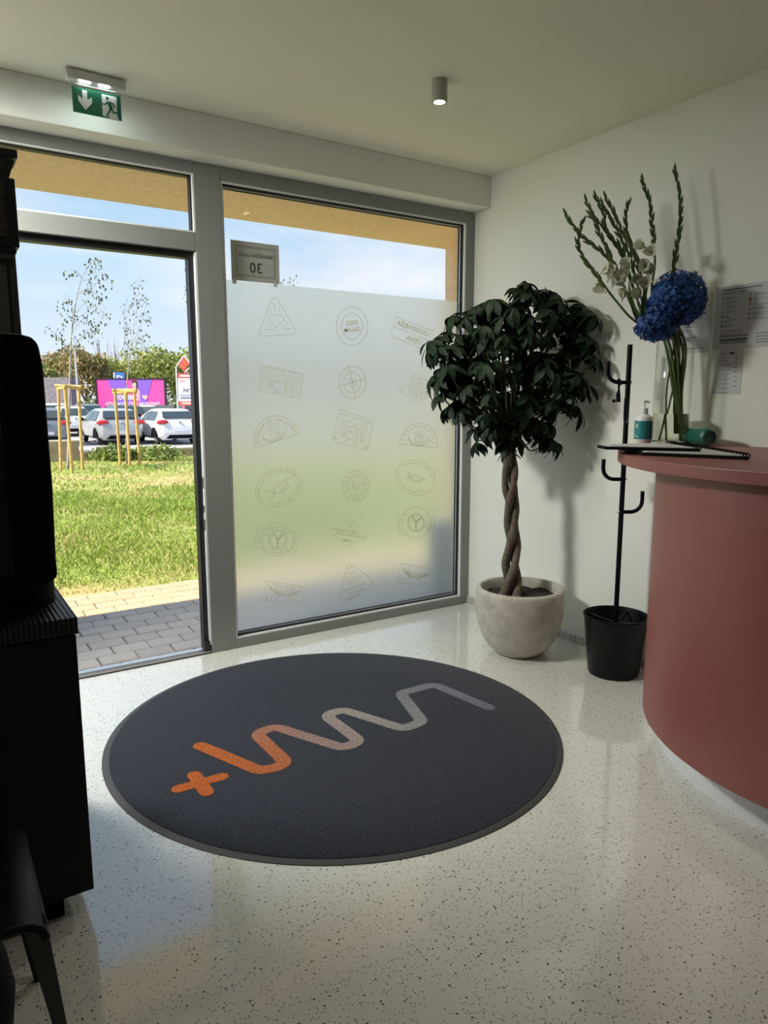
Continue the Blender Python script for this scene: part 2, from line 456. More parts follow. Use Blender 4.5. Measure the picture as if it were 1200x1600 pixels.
struct('trim_2', MB().box((RX0,0.0,2.5896), (0.7,0.09,3.0)), M['wall'])    # lintel above the frames

# ---- window_1: fixed light with frosted film
win = setting('window_1')
fr = MB()
obj('frame', MB().box((-1.8464,0.0,0.0), (XL,0.09,2.5896)), M['frame'], win, bevel=0.003)
obj('frame', MB().box((XR,0.0,0.0), (0.0,0.09,2.5896)), M['frame'], win, bevel=0.003)
obj('frame', MB().box((XL,0.0,2.5175), (XR,0.09,2.5896)), M['frame'], win, bevel=0.003)
obj('frame', MB().box((XL,0.0,0.0), (XR,0.09,0.0569)), M['frame'], win, bevel=0.003)
def ring(x0, x1, z0, z1, t, y0, y1, sides='LRTB'):
    m = MB()
    if 'L' in sides: m.box((x0,y0,z0), (x0+t,y1,z1))
    if 'R' in sides: m.box((x1-t,y0,z0), (x1,y1,z1))
    if 'T' in sides: m.box((x0+t,y0,z1-t), (x1-t,y1,z1))
    if 'B' in sides: m.box((x0+t,y0,z0), (x1-t,y1,z0+t))
    return m
obj('glazing_bead', ring(XL, XR, 0.0569, 2.5175, 0.007, 0.003, 0.022), M['bead'], win)
obj('gasket', ring(XL, XR, 0.0569, 2.5175, 0.016, 0.022, 0.040), M['gasket'], win)
obj('glazing_bead', ring(XL+0.016, XR-0.016, 0.0729, 2.5015, 0.006, 0.034, 0.046), M['alu'], win)
obj('gasket', ring(XL, XR, 0.0569, 2.5175, 0.026, 0.046, 0.052), M['gasket'], win)
gx0, gx1, gz0, gz1 = XL+0.005, XR-0.005, 0.062, 2.512
obj('glass_pane', MB().box((gx0,0.052,gz0), (gx1,0.056,gz1)), M['glass'], win)
obj('glass_pane', MB().box((gx0,0.072,gz0), (gx1,0.076,gz1)), M['glass'], win)
FILM_Y = 0.0495
film = obj('frosted_film', MB().box((XL+0.027,0.0500,0.084), (XR-0.027,0.0512,2.036)), M['film'], win)

# ---- door_1: open doorway with transom light
door = setting('door_1')
DX0, DX1 = -2.95, -1.8464
obj('frame', MB().box((DX0-0.05,0.0,0.0), (DX0,0.09,2.5896)), M['frame'], door, bevel=0.003)
obj('frame', MB().box((DX0,0.0,2.5322), (DX1,0.09,2.5896)), M['frame'], door, bevel=0.003)
obj('frame', MB().box((DX0,0.0,2.1565), (DX1,0.09,2.2472)), M['frame'], door, bevel=0.003)
obj('glazing_bead', ring(DX0, DX1, 2.2472, 2.5322, 0.006, 0.003, 0.022), M['bead'], door)
obj('gasket', ring(DX0, DX1, 2.2472, 2.5322, 0.014, 0.022, 0.060, 'LRT'), M['gasket'], door)
obj('glass_pane', MB().box((DX0+0.004,0.052,2.250), (DX1-0.004,0.056,2.529)), M['glass'], door)
obj('glass_pane', MB().box((DX0+0.004,0.072,2.250), (DX1-0.004,0.076,2.529)), M['glass'], door)
# black rebate with a pale strike strip around the open doorway
obj('door_seal', ring(DX0, DX1, 0.016, 2.1565, 0.034, 0.030, 0.085, 'RT').box((DX0,0.03,0.016), (DX0+0.034,0.085,2.1565)), M['gasket'], door)
obj('strike_strip', MB().box((DX1-0.007,0.004,0.05), (DX1,0.030,2.150)), M['bead'], door)
for z0, z1 in ((0.93,0.99), (0.80,0.835), (0.70,0.76)):
    obj('lock_plate', MB().box((DX1-0.011,0.006,z0), (DX1-0.0072,0.028,z1)), M['alu'], door)
obj('threshold', MB().box((DX0,0.012,0.0), (DX1,0.09,0.012)).box((DX0,0.03,0.012), (DX1,0.045,0.02)), M['alu'], door, bevel=0.002)
obj('corner_block', MB().box((DX1-0.04,0.004,0.013), (DX1-0.008,0.029,0.07)), M['gasket'], door)

# ---- outside shell: soffit, wing wall, outer facade
SOF = 2.64
struct('soffit', MB().box((-7,0.09,SOF), (0.97,1.19,SOF+0.16)), M['render'])
struct('roof_slab', MB().box((-7,0.0,SOF+0.16), (6,1.15,SOF+0.5)), M['render'])
struct('wing_wall', MB().box((0.675,0.09,-0.1), (0.97,1.185,SOF)), M['render'])
struct('wall_outer', MB().box((0.0,0.09,-0.1), (0.675,0.2,SOF)), M['render'])
struct('wall_outer', MB().box((-7,0.095,-0.1), (RX0-0.2,0.3,SOF)), M['render'])

# ================================================================== OUTSIDE GROUND
def ground_mat():
    m = mat('lawn_soil', (0.3, 0.3, 0.1), 0.95)
    t = m.node_tree; b = t.nodes['Principled BSDF']; tcn = t.nodes.new('ShaderNodeTexCoord')
    nz = t.nodes.new('ShaderNodeTexNoise'); nz.inputs['Scale'].default_value = 0.9; nz.inputs['Detail'].default_value = 8
    t.links.new(tcn.outputs['Object'], nz.inputs[0])
    rp = t.nodes.new('ShaderNodeValToRGB'); rp.color_ramp.elements[0].position = 0.40; rp.color_ramp.elements[0].color = (0.27,0.32,0.065,1)
    rp.color_ramp.elements[1].position = 0.62; rp.color_ramp.elements[1].color = (0.44,0.35,0.15,1)
    t.links.new(nz.outputs[0], rp.inputs[0]); t.links.new(rp.outputs[0], b.inputs['Base Color'])
    return m
struct('lawn_ground', MB().box((-14,1.70,-0.5), (40,15.6,-0.02)), ground_mat())
struct('parking_ground', MB().box((-40,15.6,-0.8), (140,110,-0.36)), M['asphalt'])

# pavement of separate pavers: grey courses by the door, tan courses by the lawn
pav = setting('pavement')
obj('paving_bed', MB().box((-7,0.0,-0.3), (6,1.70,-0.022)), mat('joint_sand', (0.22,0.19,0.16), 0.95), pav)
M['paver'] = [mat('paver_grey_a', (0.40,0.375,0.365), 0.85, var=0.12, vscale=50, bump=0.2, bscale=200),
              mat('paver_grey_b', (0.36,0.34,0.335), 0.85, var=0.12, vscale=50, bump=0.2, bscale=200),
              mat('paver_tan_a', (0.50,0.385,0.25), 0.85, var=0.10, vscale=50, bump=0.2, bscale=200),
              mat('paver_tan_b', (0.46,0.36,0.235), 0.85, var=0.10, vscale=50, bump=0.2, bscale=200)]
PB = MB()
hx, hy, hz, ch = 0.0965, 0.0665, 0.02, 0.006
PB.add([(-hx,-hy,-hz),(hx,-hy,-hz),(hx,hy,-hz),(-hx,hy,-hz),(-hx,-hy,-ch),(hx,-hy,-ch),(hx,hy,-ch),(-hx,hy,-ch),
        (-hx+ch,-hy+ch,0),(hx-ch,-hy+ch,0),(hx-ch,hy-ch,0),(-hx+ch,hy-ch,0)],
       [(0,1,5,4),(1,2,6,5),(2,3,7,6),(3,0,4,7),(4,5,9,8),(5,6,10,9),(6,7,11,10),(7,4,8,11),(8,9,10,11)])
protos = []
for k in range(4):
    protos.append(obj('paver', PB, M['paver'][k], pav, world=False))
first = [True]*4
for row in range(12):
    y = 0.02+0.07+row*0.14
    for i in range(25):
        x = -3.0+0.2*i+(0.1 if row % 2 else 0.0)+random.uniform(-0.003, 0.003)
        k = (0 if random.random() < 0.6 else 1)+(2 if row >= 8 else 0)
        loc = (x, y+random.uniform(-0.002, 0.002), -0.004+random.uniform(-0.003, 0.001))
        rot = (random.uniform(-0.006,0.006), random.uniform(-0.006,0.006), random.uniform(-0.008,0.008))
        if first[k]:
            o = protos[k]; o.location = loc; o.rotation_euler = rot; first[k] = False
        else: clone(protos[k], pav, loc, rot)
obj('paver_field', (lambda m: [m.box((x0, 0.02+0.14*r+0.003, -0.02), (x0+0.194, 0.02+0.14*r+0.137, -0.004))
    for r in range(12) for x0 in np.arange(2.0+(0.1 if r % 2 else 0.0)+0.003, 5.8, 0.2)] and m)(MB()), M['paver'][1], pav, kind='stuff')

# grass blades (nobody could count them)
def grass():
    n = 120000
    pts = []
    th = RNG.uniform(-0.40, 1.15, n*2)           # all around what the door and window show
    rr = np.sqrt(RNG.uniform(5.2**2, 21.0**2, n*2))
    rr = np.where(RNG.random(n*2) < 0.55, RNG.uniform(5.2, 12, n*2), rr)
    x = CAM[0]+np.sin(th)*rr; y = CAM[1]+np.cos(th)*rr
    keep = (y > 1.72+0.05*np.sin(x*5)+0.05*np.sin(x*13)) & (y < 14.2)
    x, y = x[keep][:n], y[keep][:n]; n = len(x)
    # dry patches: near the path and around the stakes
    pn = np.sin(x*1.3+1)*np.sin(y*0.9+0.4)+0.5*np.sin(x*3.1+y*2.2)
    dryp = np.clip(np.exp(-((y-1.75)/0.35)**2)*1.1+np.exp(-((y-9.6)/1.3)**2)*0.75+np.exp(-((y-12.8)/1.3)**2)*0.55+0.28*(pn-0.2), 0, 1)
    dry = RNG.random(n) < dryp*0.85
    d = np.hypot(x-CAM[0], y-CAM[1])
    hgt = RNG.uniform(0.03, 0.11, n)*(1-0.55*dryp)*np.clip(0.75+0.35*np.sin(x*2.3)*np.cos(y*1.7), 0.4, 1.2)
    wd = RNG.uniform(0.003, 0.006, n)*np.clip(d/6, 1, 2.6)
    a = RNG.uniform(0, 2*np.pi, n); lean = RNG.uniform(0.1, 0.9, n)*hgt; la = RNG.uniform(0, 2*np.pi, n)
    z0 = -0.022
    v = np.zeros((n, 4, 3))
    cx, sx = np.cos(a)*wd, np.sin(a)*wd
    v[:,0] = np.c_[x-cx, y-sx, np.full(n, z0)]; v[:,1] = np.c_[x+cx, y+sx, np.full(n, z0)]
    mx_, my_ = x+np.cos(la)*lean*0.35, y+np.sin(la)*lean*0.35
    v[:,2] = np.c_[mx_+cx*0.8, my_+sx*0.8, z0+hgt*0.65]
    v[:,3] = np.c_[x+np.cos(la)*lean, y+np.sin(la)*lean, z0+hgt]
    f = np.array([[0,1,2],[0,2,3]])[None]+(np.arange(n)*4)[:,None,None]
    g1 = np.array([0.22,0.33,0.05]); g2 = np.array([0.38,0.46,0.11]); s1 = np.array([0.50,0.41,0.18])
    t = RNG.random(n)[:,None]
    col = np.where(dry[:,None], s1*(0.75+0.45*t), g1*(1-t)+g2*t)
    me = bpy.data.meshes.new('grass')
    me.vertices.add(n*4); me.vertices.foreach_set('co', v.ravel())
    ff = f.reshape(-1)
    me.loops.add(len(ff)); me.loops.foreach_set('vertex_index', ff)
    me.polygons.add(n*2); me.polygons.foreach_set('loop_start', np.arange(0, len(ff), 3)); me.polygons.foreach_set('loop_total', np.full(n*2, 3))
    me.update(); me.validate()
    ca = me.color_attributes.new('Col', 'FLOAT_COLOR', 'POINT')
    ca.data.foreach_set('color', np.repeat(np.c_[col, np.ones(n)], 4, axis=0).ravel().astype('f'))
    me.materials.append(M['veg'])
    o = bpy.data.objects.new('grass', me); C.objects.link(o)
    o['kind'] = 'stuff'; tag(o, 'sunlit green lawn grass with dry straw patches beyond the paving', 'grass')
grass()

def leaf_cloud(m, centres, n, size, cols, spread, flat=0.5, rng=RNG):
    """n small leaf quads scattered over blobs: centres = [(c, radius), ...]"""
    ws = np.array([r**2 for _, r in centres]); ws = ws/ws.sum()
    for _ in range(n):
        c, r = centres[rng.choice(len(centres), p=ws)]
        d = rng.normal(size=3); d /= np.linalg.norm(d); d[2] *= spread
        p = np.array(c)+d*r*rng.uniform(0.55, 1.05)
        a = rng.normal(size=3); a /= np.linalg.norm(a); b = np.cross(a, rng.normal(size=3)); b /= np.linalg.norm(b)
        s = size*rng.uniform(0.6, 1.3); col = np.array(cols[rng.integers(len(cols))])*rng.uniform(0.75, 1.2)
        m.add([p-a*s, p+b*s*flat, p+a*s, p-b*s*flat], [(0,1,2,3)], tuple(col))

# low ground-cover shrubs against the kerb wall
SHC = [(0.13,0.20,0.04),(0.20,0.28,0.06),(0.28,0.34,0.10)]
for k, (px0, px1, lab) in enumerate(((150, 208, 'low leafy green shrub patch by the kerb, left of the middle tree stakes'),
                                     (206, 282, 'low leafy green shrub patch by the kerb, right of the middle tree stakes'))):
    p0, p1 = onz(px0, 719, 0.0), onz(px1, 719, 0.0); cen = (p0+p1)/2
    s = thing('ground_shrub', lab, 'shrub', (cen[0], cen[1], 0))
    blobs = [(p0*(1-q)+p1*q+np.array([0, RNG.uniform(-0.1,0.35), 0.08+0.10*math.sin(math.pi*q)]), 0.20+0.10*math.sin(math.pi*q)) for q in np.linspace(0.05, 0.95, 6)]
    m = MB(); leaf_cloud(m, blobs, 420, 0.065, SHC, 0.75)
    obj('foliage', m, M['veg'], s, kind='stuff')
    for c, r in blobs: obj('stem', MB().tube([(c[0], c[1], -0.02), (c[0]+0.03, c[1], c[2]+0.1)], 0.008, 5), M['stem'], s)

# kerb wall: tall piece on the left, low piece to the right, with a pale coping
kw = setting('kerb_wall')
wl, wr = -0.06, 30.0
obj('wall_block', MB().box((-14,14.30,-0.4), (wl,14.52,0.44)), M['concrete'], kw)
obj('wall_block', MB().box((wl,14.30,-0.4), (wr,14.52,0.175)), M['concrete'], kw)
obj('coping', MB().box((-14,14.28,0.44), (wl+0.01,14.54,0.475)), mat('coping_pale', (0.68,0.62,0.54), 0.8), kw)
obj('coping', MB().box((wl+0.012,14.28,0.175), (wr,14.54,0.21)), bpy.data.materials['coping_pale'], kw)

# tree stakes: three posts with rails on top
def stakes(feet, tops, label):
    c = np.mean([np.array(q) for q in feet], 0)
    t = thing('tree_stake_frame', label, 'stake', (c[0], c[1], 0), 'wooden tree stakes on the lawn')
    for a, b in zip(feet, tops):
        obj('post', MB().tube([(a[0],a[1],-0.15), tuple(b)], 0.031, 8), M['wood'], t, smooth=50)
    for i, j in ((0,1),(1,2),(2,0)):
        a, b = np.array(tops[i]), np.array(tops[j]); d = (b-a)/np.linalg.norm(b-a)
        q = a-d*0.06; e_ = b+d*0.06
        obj('rail', MB().tube([tuple(q+(0,0,-0.03+0.03*i)), tuple(e_+(0,0,-0.03+0.03*i))], 0.034, 8), M['wood'], t, smooth=50)
    return t
stakes([(-0.804,12.108,0),(-0.721,11.273,0),(-0.428,11.863,0)], [(-0.74,12.11,1.66),(-0.745,11.30,1.67),(-0.40,11.86,1.64)],
       'three pale wooden tree stakes with rails, nearest the left sapling')
stakes([(0.464,12.505,0),(0.603,12.229,0),(0.79,12.107,0)], [(0.44,12.50,1.585),(0.60,12.25,1.59),(0.755,12.12,1.585)],
       'three pale wooden tree stakes with rails, in front of the silver car')

# saplings with thin trunks and sparse leaves
def sapling(trunk, branches, label, nleaf, rad0, leafsize=0.05, group=None):
    b0 = trunk[0]
    t = thing('young_birch', label, 'tree', (b0[0], b0[1], 0), group)
    tp = catmull(trunk, 5); n = len(tp)
    obj('trunk', MB().tube([tuple(q) for q in tp], [rad0*(0.06+0.94*(1-i/(n-1))**1.5) for i in range(n)], 7), mat_birch, t, smooth=60)
    mbr, mlf = MB(), MB()
    for br in branches:
        q = catmull(br, 5)
        mbr.tube([tuple(x) for x in q], [0.0062*(1-0.75*i/(len(q)-1)) for i in range(len(q))], 5)
    allp = [np.array(x) for br in branches for x in catmull(br, 7)[4:]]+[np.array(x) for x in tp[-6:]]
    for _ in range(nleaf):
        p = allp[RNG.integers(len(allp))]+RNG.normal(size=3)*0.05
        p2 = p-np.array([0, 0, RNG.uniform(0.02, 0.10)])
        a = np.array([RNG.normal()*0.5, RNG.normal()*0.5, -1.0]); a /= np.linalg.norm(a); b = np.cross(a, RNG.normal(size=3)); b /= np.linalg.norm(b)
        s = leafsize*RNG.uniform(0.6, 1.2); col = np.array([(0.05,0.08,0.03),(0.09,0.12,0.04),(0.13,0.17,0.06)][RNG.integers(3)])
        mlf.add([p2-a*s*0.6, p2+b*s*0.38, p2+a*s*0.8, p2-b*s*0.38], [(0,1,2,3)], tuple(col))
    obj('branches', mbr, mat_birch, t, smooth=60)
    obj('leaves', mlf, M['veg'], t, kind='stuff')
mat_birch = mat('birch_bark', (0.34, 0.30, 0.26), 0.8, var=0.3, vscale=14)
D1 = 14.75
def bp(D, *pxs): return [at(x, y, D) for x, y in pxs]
def birch_branches(trunk_px, specs, D):
    o = []
    for path in specs:
        dz = RNG.uniform(-0.45, 0.45)
        o.append([at(x, y, D+dz*i/(len(path)-1)) for i, (x, y) in enumerate(path)])
    return o
tr1 = [onz(106,736,-0.05)]+bp(14.7, (107,690),(109,600),(111,530),(115,500),(120,465),(128,435),(137,418),(147,398))
sp1 = [[(128,435),(120,425),(108,422),(93,427)], [(133,428),(147,426),(165,428),(175,445)], [(130,438),(145,436),(155,440),(163,452)],
       [(122,460),(140,447),(152,455),(162,470)], [(124,458),(145,455),(160,475),(173,500)], [(116,500),(135,488),(148,478),(170,498)],
       [(118,490),(138,470),(155,490),(173,508)], [(113,520),(128,500),(145,503),(158,520)], [(112,525),(113,490),(111,470),(103,460)],
       [(112,545),(130,525),(140,520),(155,535)], [(110,550),(97,528),(98,505),(104,495)], [(108,552),(90,525),(78,515),(76,503)],
       [(112,548),(120,535),(140,512),(143,520)], [(118,480),(108,468),(98,470),(97,490)], [(137,420),(142,410),(150,405),(155,408)]]
sapling(tr1, birch_branches(None, sp1, 14.7), 'tall young birch with drooping sparse leaves, at the left stakes', 330, 0.032, 0.055)
tr2 = [onz(198,727,-0.05)]+bp(15.5, (198,690),(198,620),(201,570),(205,545),(209,510),(214,475),(219,435))
sp2 = [[(204,548),(195,530),(198,510),(192,485)], [(206,540),(215,520),(222,500),(230,470)], [(208,520),(202,500),(203,480),(205,465)],
       [(209,510),(220,495),(228,492),(236,500)], [(212,490),(218,470),(226,460),(229,470)], [(205,545),(222,530),(228,520),(232,525)],
       [(206,540),(197,522),(194,500),(196,470)], [(214,478),(209,462),(211,450),(213,444)], [(203,560),(212,540),(218,520),(221,508)]]
sapling(tr2, birch_branches(None, sp2, 15.5), 'thin young tree almost bare, rising from the middle stakes', 190, 0.026, 0.045)
tr3 = [onz(322,728,-0.05)]+bp(15.5, (322,690),(320,600),(317,540),(314,470),(310,400),(312,330))
sp3 = [[(314,470),(304,430),(297,415),(291,420)], [(314,490),(303,455),(295,445),(290,460)], [(316,520),(304,480),(296,470),(291,495)],
       [(318,560),(308,540),(300,548),(296,560)], [(312,440),(302,415),(294,405),(292,395)], [(314,470),(330,440),(345,450),(350,480)],
       [(312,420),(330,400),(345,410),(352,440)]]
sapling(tr3, birch_branches(None, sp3, 15.5), 'young birch mostly hidden behind the post between door and window', 170, 0.03, 0.055)
tr4 = [onz(452,728,-0.05)]+bp(15.0, (452,690),(453,600),(452,540),(451,480),(450,452))
sp4 = [[(450,470),(446,450),(441,440),(438,436)], [(450,465),(455,445),(460,438),(466,434)], [(451,490),(460,470),(470,465),(478,480)], [(451,480),(447,455),(450,440),(452,432)]]
sapling(tr4, birch_branches(None, sp4, 15.0), 'young birch behind the frosted film, only its top twigs above it', 70, 0.03, 0.05)

# far trees, autumn crowns
def tree_mesh(seed, cols):
    rng = np.random.default_rng(seed); m = MB()
    blobs = [((0,0,3.6), 2.1)]
    for _ in range(13):
        a = rng.uniform(0, 2*np.pi); q = rng.uniform(0.8, 2.2)
        blobs.append(((math.cos(a)*q, math.sin(a)*q*0.8, rng.uniform(2.0, 5.4)), rng.uniform(0.7, 1.4)))
    leaf_cloud(m, blobs, 3000, 0.17, cols, 0.9, 0.6, rng)
    return m
palettes = [[(0.16,0.22,0.05),(0.24,0.28,0.08),(0.33,0.30,0.10)], [(0.30,0.24,0.10),(0.38,0.26,0.12),(0.24,0.25,0.08)], [(0.24,0.30,0.06),(0.32,0.36,0.09),(0.38,0.38,0.12)]]
tprot = []
for k in range(3):
    t = thing('autumn_tree', '', 'tree', (0,0,0), 'row of trees beyond the car park')
    obj('crown', tree_mesh(20+k, palettes[k]), M['veg'], t, kind='stuff')
    m = MB().tube([(0,0,-0.4),(0.05,0,1.2),(0.1,0.05,2.6)], [0.2,0.15,0.11], 8)
    m.tube([(0.05,0,1.2),(0.6,0.2,2.6),(0.9,0.2,3.4)], [0.1,0.07,0.04], 6).tube([(0.05,0,1.2),(-0.6,-0.1,2.5),(-0.9,0.1,3.2)], [0.1,0.07,0.04], 6)
    obj('trunk', m, M['bark'], t, smooth=60)
    tprot.append(t)
tspots = [(68,0,1.0,'dark green far tree at the left edge of the door view'), (98,1,1.12,'brownish far tree above the dark grey hoarding'),
          (138,1,1.12,'russet brown far tree left of the billboard'), (176,2,1.0,'yellow-green far tree behind the blue D sign'),
          (214,1,1.0,'olive brown far tree above the right half of the billboard'), (252,2,1.12,'bright yellow-green far tree between billboard and red pylon sign'),
          (292,2,1.12,'yellow-green far tree behind the red pylon sign'), (335,0,1.1,None),(390,1,1.0,None),(450,2,1.1,None),(515,0,1.0,None),(580,1,1.1,None),(645,2,1.0,None),(705,0,1.1,None)]
used = [False]*3
for i, (px, k, s, lab) in enumerate(tspots):
    p = at(px, 640, 72+4*math.sin(i*2.1)); loc = (p[0], p[1], -0.36)
    lab = lab or 'far tree blurred behind the frosted film'
    if not used[k]: o = tprot[k]; o.location = loc; o['label'] = lab; used[k] = True
    else: o = dup(tprot[k], loc, None, lab)
    o.rotation_euler = (0, 0, i*1.3); o.scale = (s, s, s)
    if 'blurred' in lab: o['group'] = 'far trees blurred by the film'
# clipped hedge under the trees
HP = [at(px, 640, 66) for px in (55, 320)]
dh = (HP[1]-HP[0]); m = MB()
leaf_cloud(m, [((HP[0][0]+dh[0]*q, HP[0][1]+dh[1]*q, 0.55+0.25*math.sin(q*40)), 1.15) for q in np.linspace(0, 1, 26)], 3600, 0.16, [(0.10,0.15,0.04),(0.15,0.20,0.06),(0.20,0.22,0.08)], 0.85, 0.6)
o = obj('hedge', m, M['veg'], loc=(float(HP[0][0]), float(HP[0][1]), -0.36)); o['kind'] = 'stuff'
tag(o, 'dark green hedge running under the far trees behind the car park', 'hedge')
# bare poplar tips behind
for i, px in enumerate((170, 186, 226)):
    p = at(px, 640, 80); m = MB()
    for k in range(14):
        x = RNG.uniform(-1.6, 1.6); m.tube([(p[0]+x*0.5,p[1],2), (p[0]+x,p[1]+RNG.uniform(-0.5,0.5),RNG.uniform(6.5,8.4))], [0.05,0.012], 4)
    m.tube([(p[0],p[1],-0.36),(p[0],p[1],6.5)], [0.14,0.05], 6)
    o = obj('bare_tree', m, M['bark'], loc=(p[0],p[1],-0.36))
    tag(o, ['bare twiggy tree behind the billboard, left one', 'bare twiggy tree behind the billboard, middle one', 'bare twiggy tree behind the billboard, right one'][i], 'tree', 'bare trees behind the billboard')

# street lamp
p = at(123, 640, 44); h = at(120, 530, 44)[2]
t = thing('street_lamp', 'slim pale street lamp pole beside the left sapling', 'lamp', (p[0],p[1],-0.36))
obj('pole', MB().tube([(p[0],p[1],-0.36),(p[0],p[1],h)], [0.08,0.05], 8), M['alu'], t, smooth=60)
obj('lamp_head', MB().lathe([(0.02,0),(0.16,0.02),(0.17,0.1),(0.1,0.2),(0.0,0.23)], (p[0],p[1],h-0.05), 12), M['alu'], t, smooth=60)

# dark hoarding
p = at(72, 640, 50); q = at(113, 640, 50); ztop = at(90, 590, 50)[2]
d = (q-p)/np.linalg.norm(q-p); nrm = np.array([-d[1], d[0], 0]); n0 = p-d*8
o = obj('grey_hoarding', MB().prism_dir([(n0[0],n0[1],-0.36),(q[0],q[1],-0.36),(q[0],q[1],ztop),(n0[0],n0[1],ztop)], nrm*1.5), mat('grey_cladding', (0.20,0.18,0.20), 0.9, var=0.25, vscale=6), loc=(q[0],q[1],-0.36))
tag(o, 'dark grey flat building front beyond the car park', 'building')

# ---- billboard
def facing_board(name, label, cat, pxl, pxr, ytop, ybot, D):
    a, b = at(pxl, ybot, D), at(pxr, ybot, D); z1 = at(pxl, ytop, D)[2]; z0 = a[2]
    xd = b-a; xd[2] = 0; wd = np.linalg.norm(xd); xd /= wd
    nd = np.array([xd[1], -xd[0], 0])             # towards the viewer
    c = (a+b)/2
    t = thing(name, label, cat, (c[0], c[1], -0.36))
    org = np.array([a[0], a[1], z0]); hh = z1-z0
    F = lambda u, v, w=0.0: org+xd*u+np.array([0,0,1.0])*v+nd*w
    return t, F, wd, hh
def poly(mb, F, pts, w): mb.add([F(u, v, w) for u, v in pts], [tuple(range(len(pts)))])
def disc(mb, F, c, r, w, n=20, ry=None):
    ry = ry or r
    mb.add([F(c[0]+r*math.cos(2*math.pi*k/n), c[1]+ry*math.sin(2*math.pi*k/n), w) for k in range(n)], [tuple(range(n))])
t, F, W_, H_ = facing_board('billboard', 'wide pink and purple billboard with a woman in a pink dress', 'billboard', 153, 258, 593, 639, 53)
m = MB(); m.prism_dir([F(0,0,-0.02),F(W_,0,-0.02),F(W_,H_,-0.02),F(0,H_,-0.02)], (F(0,0,-0.3)-F(0,0,0)))
obj('panel', m, M['pink'], t)
m = MB()
for a, b in (((-0.08,-0.08),(W_+0.08,0)),((-0.08,H_),(W_+0.08,H_+0.08)),((-0.08,0),(0,H_)),((W_,0),(W_+0.08,H_))):
    m.prism_dir([F(a[0],a[1],0.03),F(b[0],a[1],0.03),F(b[0],b[1],0.03),F(a[0],b[1],0.03)], F(0,0,-0.35)-F(0,0,0.03))
obj('frame', m, M['gasket'], t)
for u in (0.2, 0.8):
    a = F(W_*u,0,-0.15); obj('support_post', MB().tube([(a[0],a[1],-0.4),(a[0],a[1],a[2]+0.2)], 0.12, 8), M['gasket'], t)
m = MB(); poly(m, F, [(W_*0.17,H_),(W_*0.43,H_),(W_*0.46,H_*0.35),(W_*0.42,0),(W_*0.30,0)], 0.0); poly(m, F, [(W_*0.62,H_),(W_*0.83,H_),(W_*0.70,0),(W_*0.55,0)], 0.0)
poly(m, F, [(W_*0.30,H_*0.42),(W_*0.66,H_*0.42),(W_*0.72,0),(W_*0.30,0)], -0.002)
obj('purple_print', m, M['purple'], t)
m = MB(); put_text(m, 'lovelend', lambda u, v: F(W_*0.455+u, H_*0.43+v, 0.012), 0.75, W_*0.30)
put_text(m, 'OTOČNOST, ČE SE NE POZNAŠ', lambda u, v: F(W_*0.52+u, H_*0.185+v, 0.012), 0.30, W_*0.80)
put_text(m, 'd.o.o.', lambda u, v: F(W_*0.60+u, H_*0.30+v, 0.012), 0.16)
obj('lettering', m, M['signwhite'], t)
hx_, hy_ = W_*0.71, H_*0.40
hp = [(hx_+0.021*W_/1.0*16*math.sin(q)**3/16*2.0, hy_+0.021*W_/16*2.0*(13*math.cos(q)-5*math.cos(2*q)-2*math.cos(3*q)-math.cos(4*q))) for q in np.linspace(0, 2*math.pi, 26)[:-1]]
m = MB(); poly(m, F, hp, 0.010); obj('printed_heart', m, M['gold'], t)
cx = W_*0.565
m = MB(); poly(m, F, [(cx-0.22,H_*0.66),(cx+0.20,H_*0.70),(cx+0.26,H_*0.45),(cx+0.38,H_*0.06),(cx-0.38,H_*0.06),(cx-0.25,H_*0.42)], 0.004); obj('printed_dress', m, mat('dress_pink', (0.62,0.03,0.18), 0.5), t)
m = MB(); poly(m, F, [(cx+0.20,H_*0.70),(cx+0.34,H_*0.60),(cx+0.36,H_*0.30),(cx+0.28,H_*0.30),(cx+0.22,H_*0.56)], 0.006); poly(m, F, [(cx-0.22,H_*0.66),(cx-0.52,H_*0.55),(cx-0.62,H_*0.66),(cx-0.56,H_*0.69),(cx-0.48,H_*0.62),(cx-0.2,H_*0.72)], 0.006)
disc(m, F, (cx-0.02,H_*0.82), 0.16, 0.008, 16, 0.2); poly(m, F, [(cx-0.08,H_*0.66),(cx+0.06,H_*0.66),(cx+0.06,H_*0.76),(cx-0.08,H_*0.76)], 0.007)
obj('printed_figure', m, M['skin'], t)
m = MB(); disc(m, F, (cx+0.02,H_*0.88), 0.23, 0.006, 18, 0.2); poly(m, F, [(cx+0.08,H_*0.92),(cx+0.26,H_*0.86),(cx+0.24,H_*0.68),(cx+0.12,H_*0.70)], 0.009); poly(m, F, [(cx-0.20,H_*0.92),(cx+0.16,H_*0.97),(cx+0.14,H_*0.90),(cx-0.15,H_*0.87)], 0.0095)
obj('printed_hair', m, M['hair'], t)

# ---- blue D sign
t, F, W_, H_ = facing_board('blue_sign', 'small blue sign with a white letter D above the billboard', 'sign', 178, 195, 582, 599, 55)
obj('panel', MB().prism_dir([F(0,0),F(W_,0),F(W_,H_),F(0,H_)], F(0,0,-0.08)-F(0,0,0)), M['blue'], t)
m = MB(); put_text(m, 'D', lambda u, v: F(W_*0.58+u, H_*0.42+v, 0.01), 0.72); poly(m, F, [(0,0),(W_*0.10,0),(W_*0.10,H_),(0,H_)], 0.008)
obj('lettering', m, M['signwhite'], t)
for u in (0.3, 0.75):
    a = F(W_*u,0,-0.04); obj('support_post', MB().tube([(a[0],a[1],-0.4),(a[0],a[1],a[2]+0.1)], 0.05, 6), M['alu'], t)

